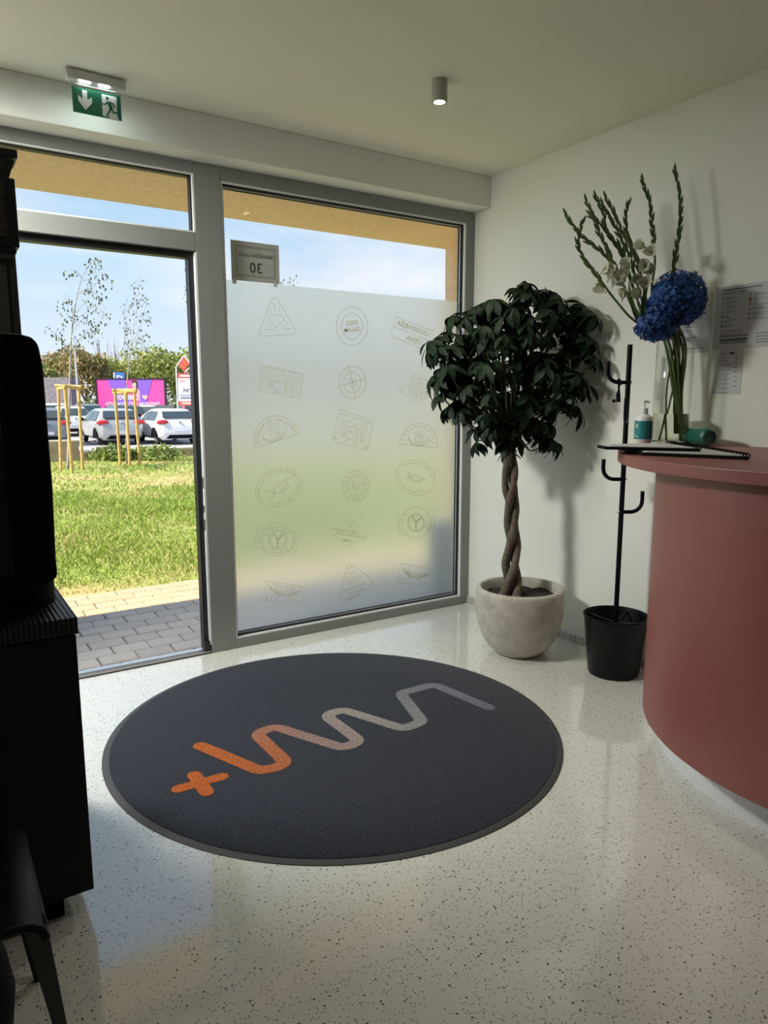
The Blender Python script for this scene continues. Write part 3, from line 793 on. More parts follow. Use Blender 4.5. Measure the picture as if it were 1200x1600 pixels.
# ---- red and white pylon sign
t, F, W_, H_ = facing_board('pylon_sign', 'white framed pylon sign with red arrow and white price panel', 'sign', 277, 306, 556, 645, 50)
def bar(mb, F, a, b, r=0.05): mb.tube([tuple(F(*a)), tuple(F(*b))], r, 8)
m = MB()
bar(m, F, (0.06,-0.6), (0.06,H_*0.80)); bar(m, F, (W_-0.06,-0.6), (W_-0.06,H_*0.80)); bar(m, F, (0.06,H_*0.80), (W_*0.5,H_*0.995)); bar(m, F, (W_-0.06,H_*0.80), (W_*0.5,H_*0.995))
obj('frame', m, M['white'], t, smooth=50)
cz = H_*0.86; rr_ = W_*0.40
obj('red_arrow', MB().prism_dir([F(W_*0.5,cz+rr_*0.75,0.02),F(W_*0.12,cz,0.02),F(W_*0.45,cz-rr_*1.1,0.02),F(W_*0.62,cz-rr_*0.72,0.02),F(W_*0.56,cz-rr_*0.35,0.02),F(W_*0.9,cz-0.02,0.02)], F(0,0,-0.06)-F(0,0,0)), M['orange'], t)
m = MB(); v_, f_ = ribbon([(W_*0.50,cz-rr_*1.2),(W_*0.92,cz-rr_*0.15)], 0.06); m.add([F(q[0],q[1],0.02) for q in v_], f_); obj('arrow_edge', m, M['white'], t)
obj('header_board', MB().prism_dir([F(0.12,H_*0.60),F(W_-0.05,H_*0.60),F(W_-0.05,H_*0.685),F(0.12,H_*0.685)], F(0,0,-0.1)-F(0,0,0)), M['orange'], t)
obj('main_board', MB().prism_dir([F(0.12,H_*0.20),F(W_-0.05,H_*0.20),F(W_-0.05,H_*0.60),F(0.12,H_*0.60)], F(0,0,-0.1)-F(0,0,0)), M['signwhite'], t)
obj('footer_board', MB().prism_dir([F(0.12,H_*0.13),F(W_-0.05,H_*0.13),F(W_-0.05,H_*0.20),F(0.12,H_*0.20)], F(0,0,-0.1)-F(0,0,0)), M['orange'], t)
m = MB(); poly(m, F, [(0.28,H_*0.63),(W_-0.25,H_*0.63),(W_-0.25,H_*0.66),(0.28,H_*0.66)], 0.01); poly(m, F, [(0.35,H_*0.155),(W_-0.25,H_*0.155),(W_-0.25,H_*0.178),(0.35,H_*0.178)], 0.01); obj('header_lettering', m, M['signwhite'], t)
m = MB(); put_text(m, 'Jagr', lambda u, v: F(W_*0.55+u, H_*0.40+v, 0.01), 0.36, W_*0.42)
for v0 in (0.30, 0.265, 0.245): poly(m, F, [(0.26,H_*v0),(W_-0.2,H_*v0),(W_-0.2,H_*(v0+0.012)),(0.26,H_*(v0+0.012))], 0.01)
obj('lettering', m, mat('sign_ink', (0.09,0.09,0.20), 0.6), t)
m = MB(); poly(m, F, [(0.24,H_*0.545),(W_*0.50,H_*0.545),(W_*0.50,H_*0.56),(0.24,H_*0.56)], 0.01); obj('red_lettering', m, M['orange'], t)

# ---- cars
def car(label, loc, rotz, paint, L=4.25, Wd=1.78, Ht=1.48, style='hatch', cat='car', name='car', plate=True):
    t = thing(name, label, cat, loc, 'cars in the car park', rotz)
    hw = Wd/2; r0 = -L/2; f0 = L/2; suv = 0.10 if style == 'suv' else 0.0
    if style == 'sedan':
        key = [(0,.55,.72,.62),(.06,.92,.90,.80),(.18,.98,.94,.86),(.55,1.02,.95,.88),(.95,Ht-.22,.96,.90),(1.35,Ht-.03,.97,.92)]
    else:
        key = [(0,.60,.78,.60),(.04,.80,.86,.70),(.10,.96,.90,.80),(.16,1.03,.92,.84),(.30,1.14+suv,.95,.88),(.52,Ht-.10,.97,.91),(.72,Ht-.03,.98,.93)]
    key = [(r0+a, z, b, c) for a, z, b, c in key]
    key += [(r0+L*.40,Ht,1,.96),(r0+L*.52,Ht-.02,1,.97),(r0+L*.60,Ht-.10,1,.98),(r0+L*.70,1.10,1,.98),(r0+L*.75,.98,.99,.97),(r0+L*.88,.88,.95,.93),(f0-.12,.74,.87,.82),(f0,.58,.74,.62)]
    ys = np.array([k[0] for k in key]); zs = np.array([k[1] for k in key]); ws = np.array([k[2] for k in key]); 
    st = np.unique(np.concatenate([np.linspace(r0, f0, 34), ys]))
    belt = lambda y: 0.92-0.06*max(0, (y-r0-L*.5)/L*2)
    zb = lambda y: 0.22+0.12*max(0, 1-(y-r0)/.25)+0.10*max(0, 1-(f0-y)/.3)
    rows = []
    for y in st:
        zt = np.interp(y, ys, zs); wv = np.interp(y, ys, ws)*hw; b_ = min(belt(y), zt-.035); z0 = zb(y)
        cab = max(0, zt-b_-.05); k = min(1, cab/.45)
        wt = wv*(1-.26*k)
        h = [(0,z0),(wv*.80,z0),(wv*.95,z0+.10),(wv,z0+(b_-z0)*.55),(wv*.975,b_),(wv*.975*(1-.536)+wt*.97*.536,b_+(zt-b_)*.45),(wt*.97,b_+(zt-b_)*.84),(wt*.80,zt-.012),(0,zt)]
        rows.append([(x, y, z) for x, z in h]+[(-x, y, z) for x, z in h[-2:0:-1]])
    n = len(rows[0]); v = [p for r in rows for p in r]
    f = [(i*n+k, i*n+(k+1)%n, (i+1)*n+(k+1)%n, (i+1)*n+k) for i in range(len(rows)-1) for k in range(n)]
    f = [q[::-1] for q in f]
    f += [tuple(range(n)), tuple((len(rows)-1)*n+k for k in range(n))[::-1]]
    body = MB().add(v, f); obj('body', body, paint, t, smooth=38, world=False)
    # glazing panels, slightly proud of the shell
    def panel(name, pts, lift):
        P = [np.array(p) for p in pts]; nn = np.cross(P[1]-P[0], P[-1]-P[0]); nn /= np.linalg.norm(nn)
        c = sum(P)/len(P)
        if nn@(c-np.array([0, 0, .8])) < 0: nn = -nn
        obj(name, MB().prism_dir([p+nn*lift for p in P], -nn*0.03), M['carglass'], t, world=False)
    def sect(y, k, s=1):                       # point k on the section at y
        zt = np.interp(y, ys, zs); wv = np.interp(y, ys, ws)*hw; b_ = min(belt(y), zt-.035)
        cab = max(0, zt-b_-.05); kk = min(1, cab/.45); wt = wv*(1-.26*kk)
        if k == 'b': return np.array([s*wv*.97, y, b_+.03])
        if k == 't': return np.array([s*(wv*.975*(1-.95)+wt*.97*.95), y, b_+(zt-b_)*.80])
        if k == 'r': return np.array([s*wt*.78, y, zt])
    ya, yb = (r0+.16, r0+.50) if style != 'sedan' else (r0+.60, r0+1.28)
    za, zb_ = np.interp(ya, ys, zs), np.interp(yb, ys, zs)
    if style != 'sedan': za = 1.03
    wa, wb = np.interp(ya, ys, ws)*hw*.80, np.interp(yb, ys, ws)*hw*.68
    zm = np.interp((ya+yb)/2, ys, zs)
    panel('rear_window', [(-wa,ya,za+.02),(wa,ya,za+.02),(wb,yb,zb_-.03),(-wb,yb,zb_-.03)], .055)
    y1, y2 = r0+L*.60, r0+L*.735
    panel('windscreen', [(-hw*.70,y1,np.interp(y1,ys,zs)-.02),(hw*.70,y1,np.interp(y1,ys,zs)-.02),(hw*.84,y2,np.interp(y2,ys,zs)+.02),(-hw*.84,y2,np.interp(y2,ys,zs)+.02)], .03)
    for s in (-1, 1):
        panel('side_window', [sect(r0+.62,'b',s),sect(r0+L*.40,'b',s),sect(r0+L*.40,'t',s),sect(r0+.72,'t',s)], .012)
        panel('side_window', [sect(r0+L*.415,'b',s),sect(r0+L*.655,'b',s),sect(r0+L*.585,'t',s),sect(r0+L*.415,'t',s)], .012)
        obj('tail_light', MB().ball((s*hw*.76, r0+.12, .90+suv), (.25,.11,.10)), M['taillight'], t, smooth=60, world=False)
        obj('headlight', MB().ball((s*hw*.72, f0-.16, .70), (.20,.16,.085)), M['hub'], t, smooth=60, world=False)
        obj('side_mirror', MB().ball((s*(hw+.07), r0+L*.655, .98), (.11,.07,.085)), M['black'], t, smooth=60, world=False)
        for yy in (r0+.72, f0-.82):
            R = Matrix.Rotation(math.pi/2, 3, 'Y'); wm = MB(); x0 = s*(hw-.17)
            prof = [(.0,-.09),(.24,-.09),(.315,-.07),(.33,0),(.315,.07),(.24,.09),(0,.09)]
            for (ra, za_) in prof: pass
            seg = 22; vv = []
            for ra, xa in prof:
                for k in range(seg): vv.append((x0+xa, yy+ra*math.cos(2*math.pi*k/seg), .33+ra*math.sin(2*math.pi*k/seg)))
            wm.add(vv, [(i*seg+k,(i+1)*seg+k,(i+1)*seg+(k+1)%seg,i*seg+(k+1)%seg) for i in range(len(prof)-1) for k in range(seg)])
            wo = obj('wheel', wm, M['tyre'], t, smooth=40, world=False)
            hm = MB(); xh = x0+s*.085
            hm.add([(xh+s*.012, yy+.21*math.cos(2*math.pi*k/20), .33+.21*math.sin(2*math.pi*k/20)) for k in range(20)]+[(xh+s*.02,yy,.33)], [(k,(k+1)%20,20) for k in range(20)])
            obj('hub', hm, M['hub'], wo, world=False)
            am = MB(); am.add([(s*(hw*.93+.004+.055*(1 if q==0 else 0)), yy+(.39)*math.cos(math.pi*k/14), .30+.39*math.sin(math.pi*k/14)) for q in (0,1) for k in range(15)], [(k,k+1,15+k+1,15+k) for k in range(14)]+[tuple(range(15))])
            obj('wheel_arch', am, M['black'], t, world=False)
    obj('bumper_insert', MB().prism_dir([(-hw*.62,r0-.012,.26),(hw*.62,r0-.012,.26),(hw*.52,r0-.012,.40),(-hw*.52,r0-.012,.40)], (0,.2,0)), M['black'], t, world=False)
    if plate: obj('licence_plate', MB().box((-.26,r0-.022,.46), (.26,r0+.03,.57)), M['signwhite'], t, world=False)
    obj('badge', MB().ball((0,r0+.055,.90), (.06,.03,.05)), M['hub'], t, smooth=60, world=False)
    return t
P_silver = mat('paint_silver', (0.46,0.46,0.47), 0.28, metal=0.35, coat=0.6)
P_white = mat('paint_white', (0.82,0.82,0.82), 0.28, coat=0.6)
P_dark = mat('paint_dark', (0.03,0.03,0.04), 0.25, coat=0.8)
P_grey = mat('paint_grey', (0.22,0.23,0.25), 0.3, metal=0.3, coat=0.6)
P_red = mat('paint_red', (0.45,0.10,0.14), 0.3, coat=0.6)
def park(px, py, D, half=2.12):
    p = at(px, py, D); return (p[0], p[1]+half, -0.36)
car('silver hatchback seen from behind, in the middle of the car park', park(192,697,28.0), 0.0, P_silver, 4.4, 1.82, 1.45)
car('white hatchback at the right edge of the doorway', park(284,692,28.2), 0.0, P_white, 4.1, 1.76, 1.43)
car('white hatchback behind the left tree stakes', park(121,684,34.5), 0.0, P_white, 4.1, 1.70, 1.48)
car('dark grey car cut off by the black machine, red tail light showing', park(74,696,27.0), 0.0, P_grey, 4.3, 1.78, 1.48)
car('dark tall car half hidden behind the silver hatchback', park(207,682,34.5), 0.0, P_dark, 4.5, 1.85, 1.56, 'suv')
car('white saloon facing the building, its windscreen and bonnet in view', park(244,678,42), math.pi+0.12, P_white, 4.5, 1.78, 1.47, 'sedan')
car('dark saloon whose roof shows below the billboard', park(262,672,46.2), 0.05, P_dark, 4.5, 1.78, 1.47, 'sedan')
car('dark red car whose roof shows above the right white hatchback', park(305,664,52), 0.0, P_red, 4.3, 1.78, 1.50)
car('white car behind the left white hatchback, next to the hoarding', park(92,676,40.5), 0.0, P_white, 4.5, 1.80, 1.60, 'suv')
car('grey car roof far behind the left white hatchback', park(145,668,43.5), 0.0, P_grey, 4.3, 1.78, 1.55)

# ---- outside bin by the window
bc = (0.055, 0.375)
o = thing('outdoor_bin', 'round grey litter bin outside, blurred behind the frosted film', 'bin', (bc[0], bc[1], 0))
obj('body', MB().lathe([(0.10,-0.01),(0.105,0.0),(0.105,0.46),(0.10,0.48),(0.08,0.48)], (bc[0],bc[1],0), 32, close=True), mat('bin_grey', (0.24,0.30,0.30), 0.45), o, smooth=40)
obj('lid', MB().lathe([(0.107,0.482),(0.105,0.50),(0.07,0.52),(0.0,0.525)], (bc[0],bc[1],0), 32), mat('bin_lid', (0.35,0.38,0.38), 0.35), o, smooth=40)

# ================================================================== ROUND MAT
MC = (-1.7107, -1.1798); MA, MBx = 0.953, 0.915; MANG = math.atan2(0.69873, -0.71538)
def mat_pt(r, q, z, grow=0.0):
    x, y = (MA*r+grow)*math.cos(q), (MBx*r+grow)*math.sin(q)
    return (MC[0]+x*math.cos(MANG)-y*math.sin(MANG), MC[1]+x*math.sin(MANG)+y*math.cos(MANG), z)
t = thing('round_mat', 'round dark blue-grey door mat with orange to grey wave logo on the floor', 'mat', (MC[0], MC[1], 0))
seg = 120; prof = [(1.0,0.0,0.0),(1.0,0.0,0.0025),(1.0,-0.006,0.005),(1.0,-0.026,0.0055),(1.0,-0.026,0.0)]
v = [mat_pt(r, 2*math.pi*k/seg, z, g) for r, g, z in prof for k in range(seg)]
obj('rubber_edge', MB().add(v, [(i*seg+k, i*seg+(k+1)%seg, (i+1)*seg+(k+1)%seg, (i+1)*seg+k) for i in range(4) for k in range(seg)]), mat('rubber_grey', (0.055,0.055,0.055), 0.6), t, smooth=40)
prof = [(1.0,-0.0262,0.0),(1.0,-0.0262,0.007),(1.0,-0.031,0.0088),(0.6,0,0.0088),(0.2,0,0.0088)]
v = [mat_pt(r, 2*math.pi*k/seg, z, g) for r, g, z in prof for k in range(seg)]
obj('carpet_pile', MB().add(v, [(i*seg+k, i*seg+(k+1)%seg, (i+1)*seg+(k+1)%seg, (i+1)*seg+k) for i in range(4) for k in range(seg)]+[tuple(4*seg+k for k in range(seg))]), M['carpet'], t, smooth=40)
ZL = 0.0088
def lg(u, v_): return onz(260+u/2.2222, 1040+v_/2.2222, ZL)[:2]
ctrl = [lg(*q) for q in ((118,279),(325,366),(424,344),(310,236),(378,213),(612,286),(674,264),(550,172),(614,154),(824,220),(888,195),(812,96),(930,66),(1118,145))]
path = fillet(ctrl, 0.045, 8)
# resample
pts = [path[0]]
for a, b in zip(path[:-1], path[1:]):
    k = max(1, int(np.linalg.norm(b-a)/0.02))
    pts += [a+(b-a)*q/k for q in range(1, k+1)]
pts = np.array(pts); Ls = np.concatenate([[0], np.cumsum(np.linalg.norm(np.diff(pts, axis=0), axis=1))]); Ls /= Ls[-1]
keys = [0, 0.10, 0.22, 0.34, 0.46, 0.60, 0.75, 1.0]
cols = np.array([(0.60,0.15,0.03),(0.56,0.15,0.04),(0.50,0.17,0.07),(0.40,0.25,0.22),(0.40,0.32,0.30),(0.42,0.38,0.34),(0.30,0.30,0.32),(0.20,0.21,0.27)])
def lcol(q): return tuple(0.74*np.interp(q, keys, cols[:,i]) for i in range(3))
WL = 0.060
m = MB(); vv, ff = ribbon(pts, WL)
m.v = [(q[0], q[1], ZL+0.0012) for q in vv]; m.f = [tuple(q) for q in ff]; m.c = [lcol(Ls[i//2]) for i in range(len(vv))]
for c, q in ((pts[0], 0.0), (pts[-1], 1.0)):
    m.add([(c[0]+WL/2*math.cos(2*math.pi*k/20), c[1]+WL/2*math.sin(2*math.pi*k/20), ZL+0.0011) for k in range(20)], [tuple(range(20))], lcol(q))
obj('wave_logo', m, M['carpetlogo'], t, label='wave line running from orange through beige to grey')
m = MB()
for dz, (a, b) in enumerate((((42,428),(192,386)), ((96,380),(140,440)))):
    a, b = lg(*a), lg(*b); pp = [a, (a+b)/2, b]; vv, ff = ribbon(pp, 0.052); z = ZL+0.0010+0.0004*dz
    m.add([(q[0], q[1], z) for q in vv], ff, (0.45,0.105,0.02))
    for c in (a, b): m.add([(c[0]+0.026*math.cos(2*math.pi*k/16), c[1]+0.026*math.sin(2*math.pi*k/16), z-0.0002) for k in range(16)], [tuple(range(16))], (0.45,0.105,0.02))
obj('plus_sign', m, M['carpetlogo'], t, label='orange plus sign')

# ================================================================== RECEPTION COUNTER
CT = 1.195
def ellip(a, b, cy, n=48):
    o = [(-a*math.sin(q), cy+b*math.cos(q)) for q in np.linspace(0.0, math.pi/2, n)]
    return o
t = thing('reception_counter', 'rounded brick red reception counter with a thick top and white plinth', 'counter', (-0.5,-2.6,0))
def counter_outline(a, b, cy, back=-4.4):
    o = ellip(a, b, cy); o = [(min(x, -0.003), y) for x, y in o]
    return o+[(-a, back), (-0.003, back)]
obj('countertop', MB().prism(counter_outline(1.075, 1.02, -2.55), CT-0.042, CT), M['red'], t, bevel=0.003)
obj('body', MB().prism(counter_outline(1.022, 0.872, -2.6), 0.16, CT-0.042), M['red'], t, smooth=30, bevel=0.0)
obj('plinth', MB().prism(counter_outline(0.885, 0.85, -2.6), 0.0, 0.16), M['plinth'], t, smooth=30)

# ================================================================== COAT STAND WITH UMBRELLA BUCKET
px_, py_ = -0.19, -1.405
t = thing('coat_stand', 'black metal coat stand with hooks rising from an umbrella bucket', 'coat stand', (px_, py_, 0))
obj('bucket', MB().lathe([(0.0,0.004),(0.118,0.004),(0.122,0.0),(0.128,0.01),(0.158,0.30),(0.163,0.305),(0.163,0.312),(0.157,0.314),(0.153,0.305),(0.124,0.02),(0.0,0.015)], (px_,py_,0), 48), M['blackmetal'], t, smooth=40)
obj('pole', MB().tube([(px_,py_,0.012),(px_,py_,1.665)], 0.0125, 14), M['blackmetal'], t, smooth=50)
m = MB()
for k in range(4):
    a = k*math.pi/2+0.3; m.tube([(px_,py_,0.27),(px_+0.152*math.cos(a),py_+0.152*math.sin(a),0.29)], 0.005, 8)
obj('divider', m, M['blackmetal'], t, smooth=50)
def hook(ang, z, name='hook', L=0.085, up=0.10):
    c, s = math.cos(ang), math.sin(ang)
    pr = [(0.0,0.0),(L*0.45,0.0)]+[(L*0.45+0.055*math.sin(q), 0.055-0.055*math.cos(q)) for q in np.linspace(0.2, math.pi/2, 7)]+[(L*0.45+0.055, up)]
    o = obj(name, MB().tube([(px_+c*(0.008+u), py_+s*(0.008+u), z+v_) for u, v_ in pr], 0.0098, 10), M['blackmetal'], t, smooth=50)
    bo = MB().ball((px_-c*0.012, py_-s*0.012, z), 0.008, 8, 6); obj('bolt', bo, M['alu'], o, smooth=60)
lat = math.atan2(-_r[1], -_r[0])                    # screen left
hook(lat, 1.485); hook(lat+1.20, 1.298, up=0.110); hook(lat, 1.010); hook(lat+math.pi, 0.845, up=0.105)
o = thing('hanging_strap', 'short black strap with a clasp hanging from the top coat hook', 'strap', (px_,py_,1.49))
hx0 = np.array([px_, py_, 0])+0.045*np.array([math.cos(lat), math.sin(lat), 0])
m = MB().tube([tuple(hx0+(0,0,1.502)),tuple(hx0+(0.0,0.0,1.47)),tuple(hx0+(-0.002,-0.004,1.44))], 0.0055, 8)
m.tube([tuple(hx0+(0,0.012,1.490)),tuple(hx0+(0,0.0,1.500)),tuple(hx0+(0,-0.012,1.490)),tuple(hx0+(0,-0.008,1.475)),tuple(hx0+(0,0,1.470))], 0.006, 8)
obj('loop', m, M['black'], o, smooth=50)
m = MB().tube([tuple(hx0+(-0.002,-0.004,1.445)),tuple(hx0+(-0.006,-0.004,1.43)),tuple(hx0+(-0.004,-0.006,1.39))], [0.006,0.010,0.0105], 8).ball(tuple(hx0+(-0.020,0.008,1.396)), 0.009, 8, 6)
obj('clasp', m, M['black'], o, smooth=50)

# ================================================================== WALL NOTICES (flat sheets on the right wall)
def sheet(name, label, y0, y1, z0, z1, z1b=None):
    t = thing(name, label, 'notice', (0, (y0+y1)/2, (z0+z1)/2), None)
    obj('paper', MB().box((-0.0022, y1, z0), (-0.0004, y0, z1)), M['paper'], t)
    F = lambda u, v, w=0.0: np.array([-0.0026-w, y0-u, z1-v])        # u to the right, v down, as read
    return t, F
def line(mb, F, u0, u1, v, h): mb.add([F(u0,v), F(u1,v), F(u1,v+h), F(u0,v+h)], [(0,1,2,3)])
t, F = sheet('wall_notice', 'large notice sheet with two columns of small pictograms, at the right edge', -1.715, -2.14, 1.628, 1.906)
m = MB(); line(m, F, 0.03, 0.215, 0.014, 0.005); line(m, F, 0.03, 0.10, 0.030, 0.003); line(m, F, 0.11, 0.145, 0.029, 0.0035)
rows_ = [0.052+0.0205*k for k in range(7)]
random.seed(3)
for k, v0 in enumerate(rows_):
    for q in range(3): line(m, F, 0.052, 0.052+random.choice((0.022,0.045,0.058))*(1 if q < 2 else 0.5), v0-0.006+q*0.005, 0.0018)
    line(m, F, 0.038, 0.043, v0-0.005, 0.010)
    if k < 6:
        for q in range(3): line(m, F, 0.180, 0.180+random.choice((0.022,0.045,0.065)), v0-0.010+q*0.005, 0.0018)
for k, (v0, h, a) in enumerate(((0.198,0.003,0.105),(0.211,0.003,0.10),(0.219,0.005,0.135),(0.232,0.012,0.13),(0.248,0.005,0.13))): line(m, F, 0.036, 0.036+a, v0, h)
for v0 in (0.215, 0.229, 0.243, 0.254): line(m, F, 0.205, 0.36, v0, 0.0035)
obj('printed_lines', m, mat('faded_ink', (0.16,0.16,0.18), 0.8), t)
for k, v0 in enumerate(rows_[:6]):
    if k in (1,): continue
    m = MB(); line(m, F, 0.162, 0.170, v0-0.008, 0.004); line(m, F, 0.164, 0.168, v0-0.004, 0.005); obj('pictogram', m, M['ink'], t)
m = MB(); line(m, F, 0.036, 0.045, rows_[6]-0.006, 0.010); line(m, F, 0.036, 0.046, rows_[4]-0.006, 0.003); line(m, F, 0.036, 0.038, rows_[4]-0.006, 0.010); line(m, F, 0.044, 0.046, rows_[4]-0.006, 0.010)
obj('pictogram', m, M['ink'], t)
m = MB(); line(m, F, 0.161, 0.172, rows_[1]-0.010, 0.012); obj('red_pictogram', m, mat('picto_red', (0.45,0.06,0.05), 0.7), t)
t, F = sheet('wall_notice', 'plain notice sheet of text lines, partly hidden behind the blue hydrangea', -1.46, -1.702, 1.620, 1.893)
m = MB()
for v0, a, b, h in ((0.03,0.17,0.225,0.002),(0.085,0.14,0.20,0.002),(0.135,0.02,0.175,0.003),(0.150,0.05,0.165,0.003),(0.163,0.02,0.13,0.003),(0.172,0.06,0.14,0.002),(0.200,0.02,0.17,0.0035),(0.212,0.05,0.15,0.002),(0.238,0.03,0.11,0.002),(0.250,0.02,0.21,0.0035),(0.262,0.02,0.08,0.002)):
    line(m, F, a, b, v0, h)
obj('printed_lines', m, bpy.data.materials['faded_ink'], t)
t, F = sheet('price_list', 'narrow price list sheet headed CENIK, below the large notice', -1.728, -1.866, 1.426, 1.6275)
m = MB(); put_text(m, 'CENIK', lambda u, v: F(0.047+u, 0.019-v), 0.013, 0.034)
line(m, F, 0.074, 0.099, 0.013, 0.011)
for k in range(14):
    v0 = 0.038+k*0.0105
    line(m, F, 0.022, random.uniform(0.066,0.088), v0, 0.0022 if k % 2 else 0.0012)
    if k % 2 == 0: line(m, F, 0.100, 0.118, v0-0.001, 0.003)
line(m, F, 0.008, 0.085, 0.192, 0.0022)
obj('lettering', m, bpy.data.materials['faded_ink'], t)

# ================================================================== CEILING LAMP, ADDED FILL LAMPS, EXIT SIGN
def spot(loc, label, first=None):
    x, y = loc; z1 = H-0.001; z0 = 2.682
    t = thing('ceiling_spotlight', label, 'lamp', (x, y, z0), 'surface-mounted ceiling spotlights')
    obj('housing', MB().lathe([(0.0,H-0.001-z0),(0.034,H-0.001-z0),(0.034,0.002),(0.032,0.0),(0.026,0.0),(0.024,0.006),(0.024,0.012),(0.0,0.012)], (x,y,z0), 32), M['lampwhite'], t, smooth=35)
    obj('bulb', MB().lathe([(0.021,0.009),(0.019,0.004),(0.010,0.001),(0.0,0.0)], (x,y,z0), 24), emit('bulb_glow', (1.0,0.93,0.72), 6.0), t, smooth=60)
    return t
def spot_light(x, y, wt=1.0, cone=85, col=(1.0, 0.95, 0.85), blend=0.7):
    l = bpy.data.lights.new('spot_beam', 'SPOT'); l.energy = LAMP_W*wt; l.spot_size = math.radians(cone); l.spot_blend = blend
    l.shadow_soft_size = 0.05 if wt < 3 else 0.26; l.color = col
    o = bpy.data.objects.new('spot_beam', l); C.objects.link(o); o.location = (x, y, 2.668)
    return o
s0 = spot((-1.087,-1.044), 'grey cylindrical spotlight on the ceiling above the round mat, lit')
spot_light(-1.087, -1.044, 0.7, 110)
dup(s0, (-2.2, -2.9, 2.682), None, 'added grey cylindrical fill spotlight outside the view, above the viewer'); spot_light(-2.2, -2.9, 0.4, 85)  # added lamp, out of view, to brighten the foreground floor
# added round fill lamp outside the view, standing in for stronger window light
t = thing('round_fill_light', 'added round white fill lamp above the black cabinet, outside the view', 'lamp', (-3.34, -0.44, H))
obj('rim', MB().lathe([(0.0,-0.001),(0.27,-0.001),(0.28,-0.01),(0.28,-0.05),(0.265,-0.055),(0.255,-0.045),(0.0,-0.045)], (-3.34,-0.44,H), 48), M['white'], t, smooth=40)
obj('diffuser', MB().lathe([(0.252,-0.047),(0.24,-0.056),(0.0,-0.060)], (-3.34,-0.44,H), 48), emit('fill_lamp_glow', (0.99,1.0,0.93), 3.0), t, smooth=40)
l_ = spot_light(-3.34, -0.44, 12.0, 132, (0.99,1.0,0.93), 1.0); l_.location.z = H-0.075
l_.rotation_euler = (0, -math.radians(35), math.radians(2))

# exit sign: housing under the beam edge, LEDs, hanging clear panel with green print
ex0, ex1 = -2.4515, -2.255; ey = -0.290
EC = ((ex0+ex1)/2, ey)
t = thing('exit_sign', 'green emergency exit sign with arrow and running man, under the ceiling', 'sign', (EC[0], EC[1], H))
hw_ = 0.122
obj('housing', MB().box((EC[0]-hw_,ey-0.026,H-0.042), (EC[0]+hw_,ey+0.026,H-0.001)), mat('exit_housing', (0.62,0.62,0.60), 0.4), t, bevel=0.010)
for s in (-1, 1):
    obj('end_cap', MB().add(*(lambda q: (q.v, q.f))(MB().lathe([(0.0,-0.006),(0.020,-0.006),(0.022,0.0),(0.020,0.006),(0.0,0.006)], (0,0,0), 20))), thin_glass('cap_clear', (0.93,0.95,0.95)), t, smooth=40)
    o = [c for c in t.children if c.name.startswith('end_cap')][-1]
    o.rotation_euler = (0, math.pi/2, 0); o.location = (s*(hw_-0.002), 0, -0.052)
M['led'] = emit('exit_led', (0.90,1.0,0.98), 5.0)
pz1, pz0 = 2.706, 2.607
for u in (-0.048, 0.030):
    obj('led', MB().box((EC[0]+u-0.022,ey-0.020,H-0.047), (EC[0]+u+0.022,ey-0.010,H-0.0425)), M['led'], t)
ld = bpy.data.lights.new('exit_led_glow', 'AREA'); ld.shape = 'RECTANGLE'; ld.size = 0.16; ld.size_y = 0.03; ld.energy = 0.22; ld.color = (0.85,1.0,0.97)
lo = bpy.data.objects.new('exit_led_glow', ld); C.objects.link(lo); lo.location = (EC[0], ey, H-0.050)
obj('clear_panel', MB().box((ex0-0.002,ey-0.002,pz0-0.002), (ex1+0.002,ey+0.002,H-0.041)), thin_glass('panel_clear', (0.90,0.95,0.94)), t)
G = lambda u, v, w=0.0: np.array([ex0+u*(ex1-ex0), ey-0.0028-w, pz0+v*(pz1-pz0)])
AR = (ex1-ex0)/(pz1-pz0)
obj('green_print', MB().add([G(0,0),G(1,0),G(1,1),G(0,1)], [(0,1,2,3)]).add([G(0,0,-0.0056),G(1,0,-0.0056),G(1,1,-0.0056),G(0,1,-0.0056)], [(0,1,2,3)]), M['exitgreen'], t)
m = MB()
def gp(mb, pts, w=0.0006): mb.add([G(u, v, w) for u, v in pts], [tuple(range(len(pts)))])
gp(m, [(0.20,0.93),(0.30,0.93),(0.30,0.56),(0.39,0.70),(0.39,0.46),(0.25,0.14),(0.11,0.46),(0.11,0.70),(0.20,0.56)])
gp(m, [(0.60,0.0),(0.60,0.93),(0.91,0.93),(0.91,0.12),(0.945,0.0)])
obj('white_symbol', m, mat('exit_white', (0.62,0.64,0.63), 0.4), t)
m = MB()
disc(m, lambda u, v, w: G(u, v, w), (0.715,0.80), 0.034, 0.0012, 14, 0.034*AR)
def limb(pts, wd):
    v_, f_ = ribbon([(p[0]*AR, p[1]) for p in pts], wd); m.add([G(q[0]/AR, q[1], 0.0012) for q in v_], f_)
limb([(0.735,0.66),(0.765,0.52),(0.785,0.40)], 0.16)
limb([(0.72,0.67),(0.66,0.53),(0.60,0.54)], 0.055); limb([(0.76,0.67),(0.83,0.62),(0.875,0.46)], 0.06)
limb([(0.775,0.40),(0.735,0.24),(0.685,0.10),(0.735,0.05)], 0.075); limb([(0.79,0.42),(0.82,0.27),(0.93,0.27)], 0.075)
gp(m, [(0.60,0.0),(0.60,0.06),(0.72,0.02),(0.72,0.0)], 0.0011)
obj('running_man', m, M['exitgreen'], t)

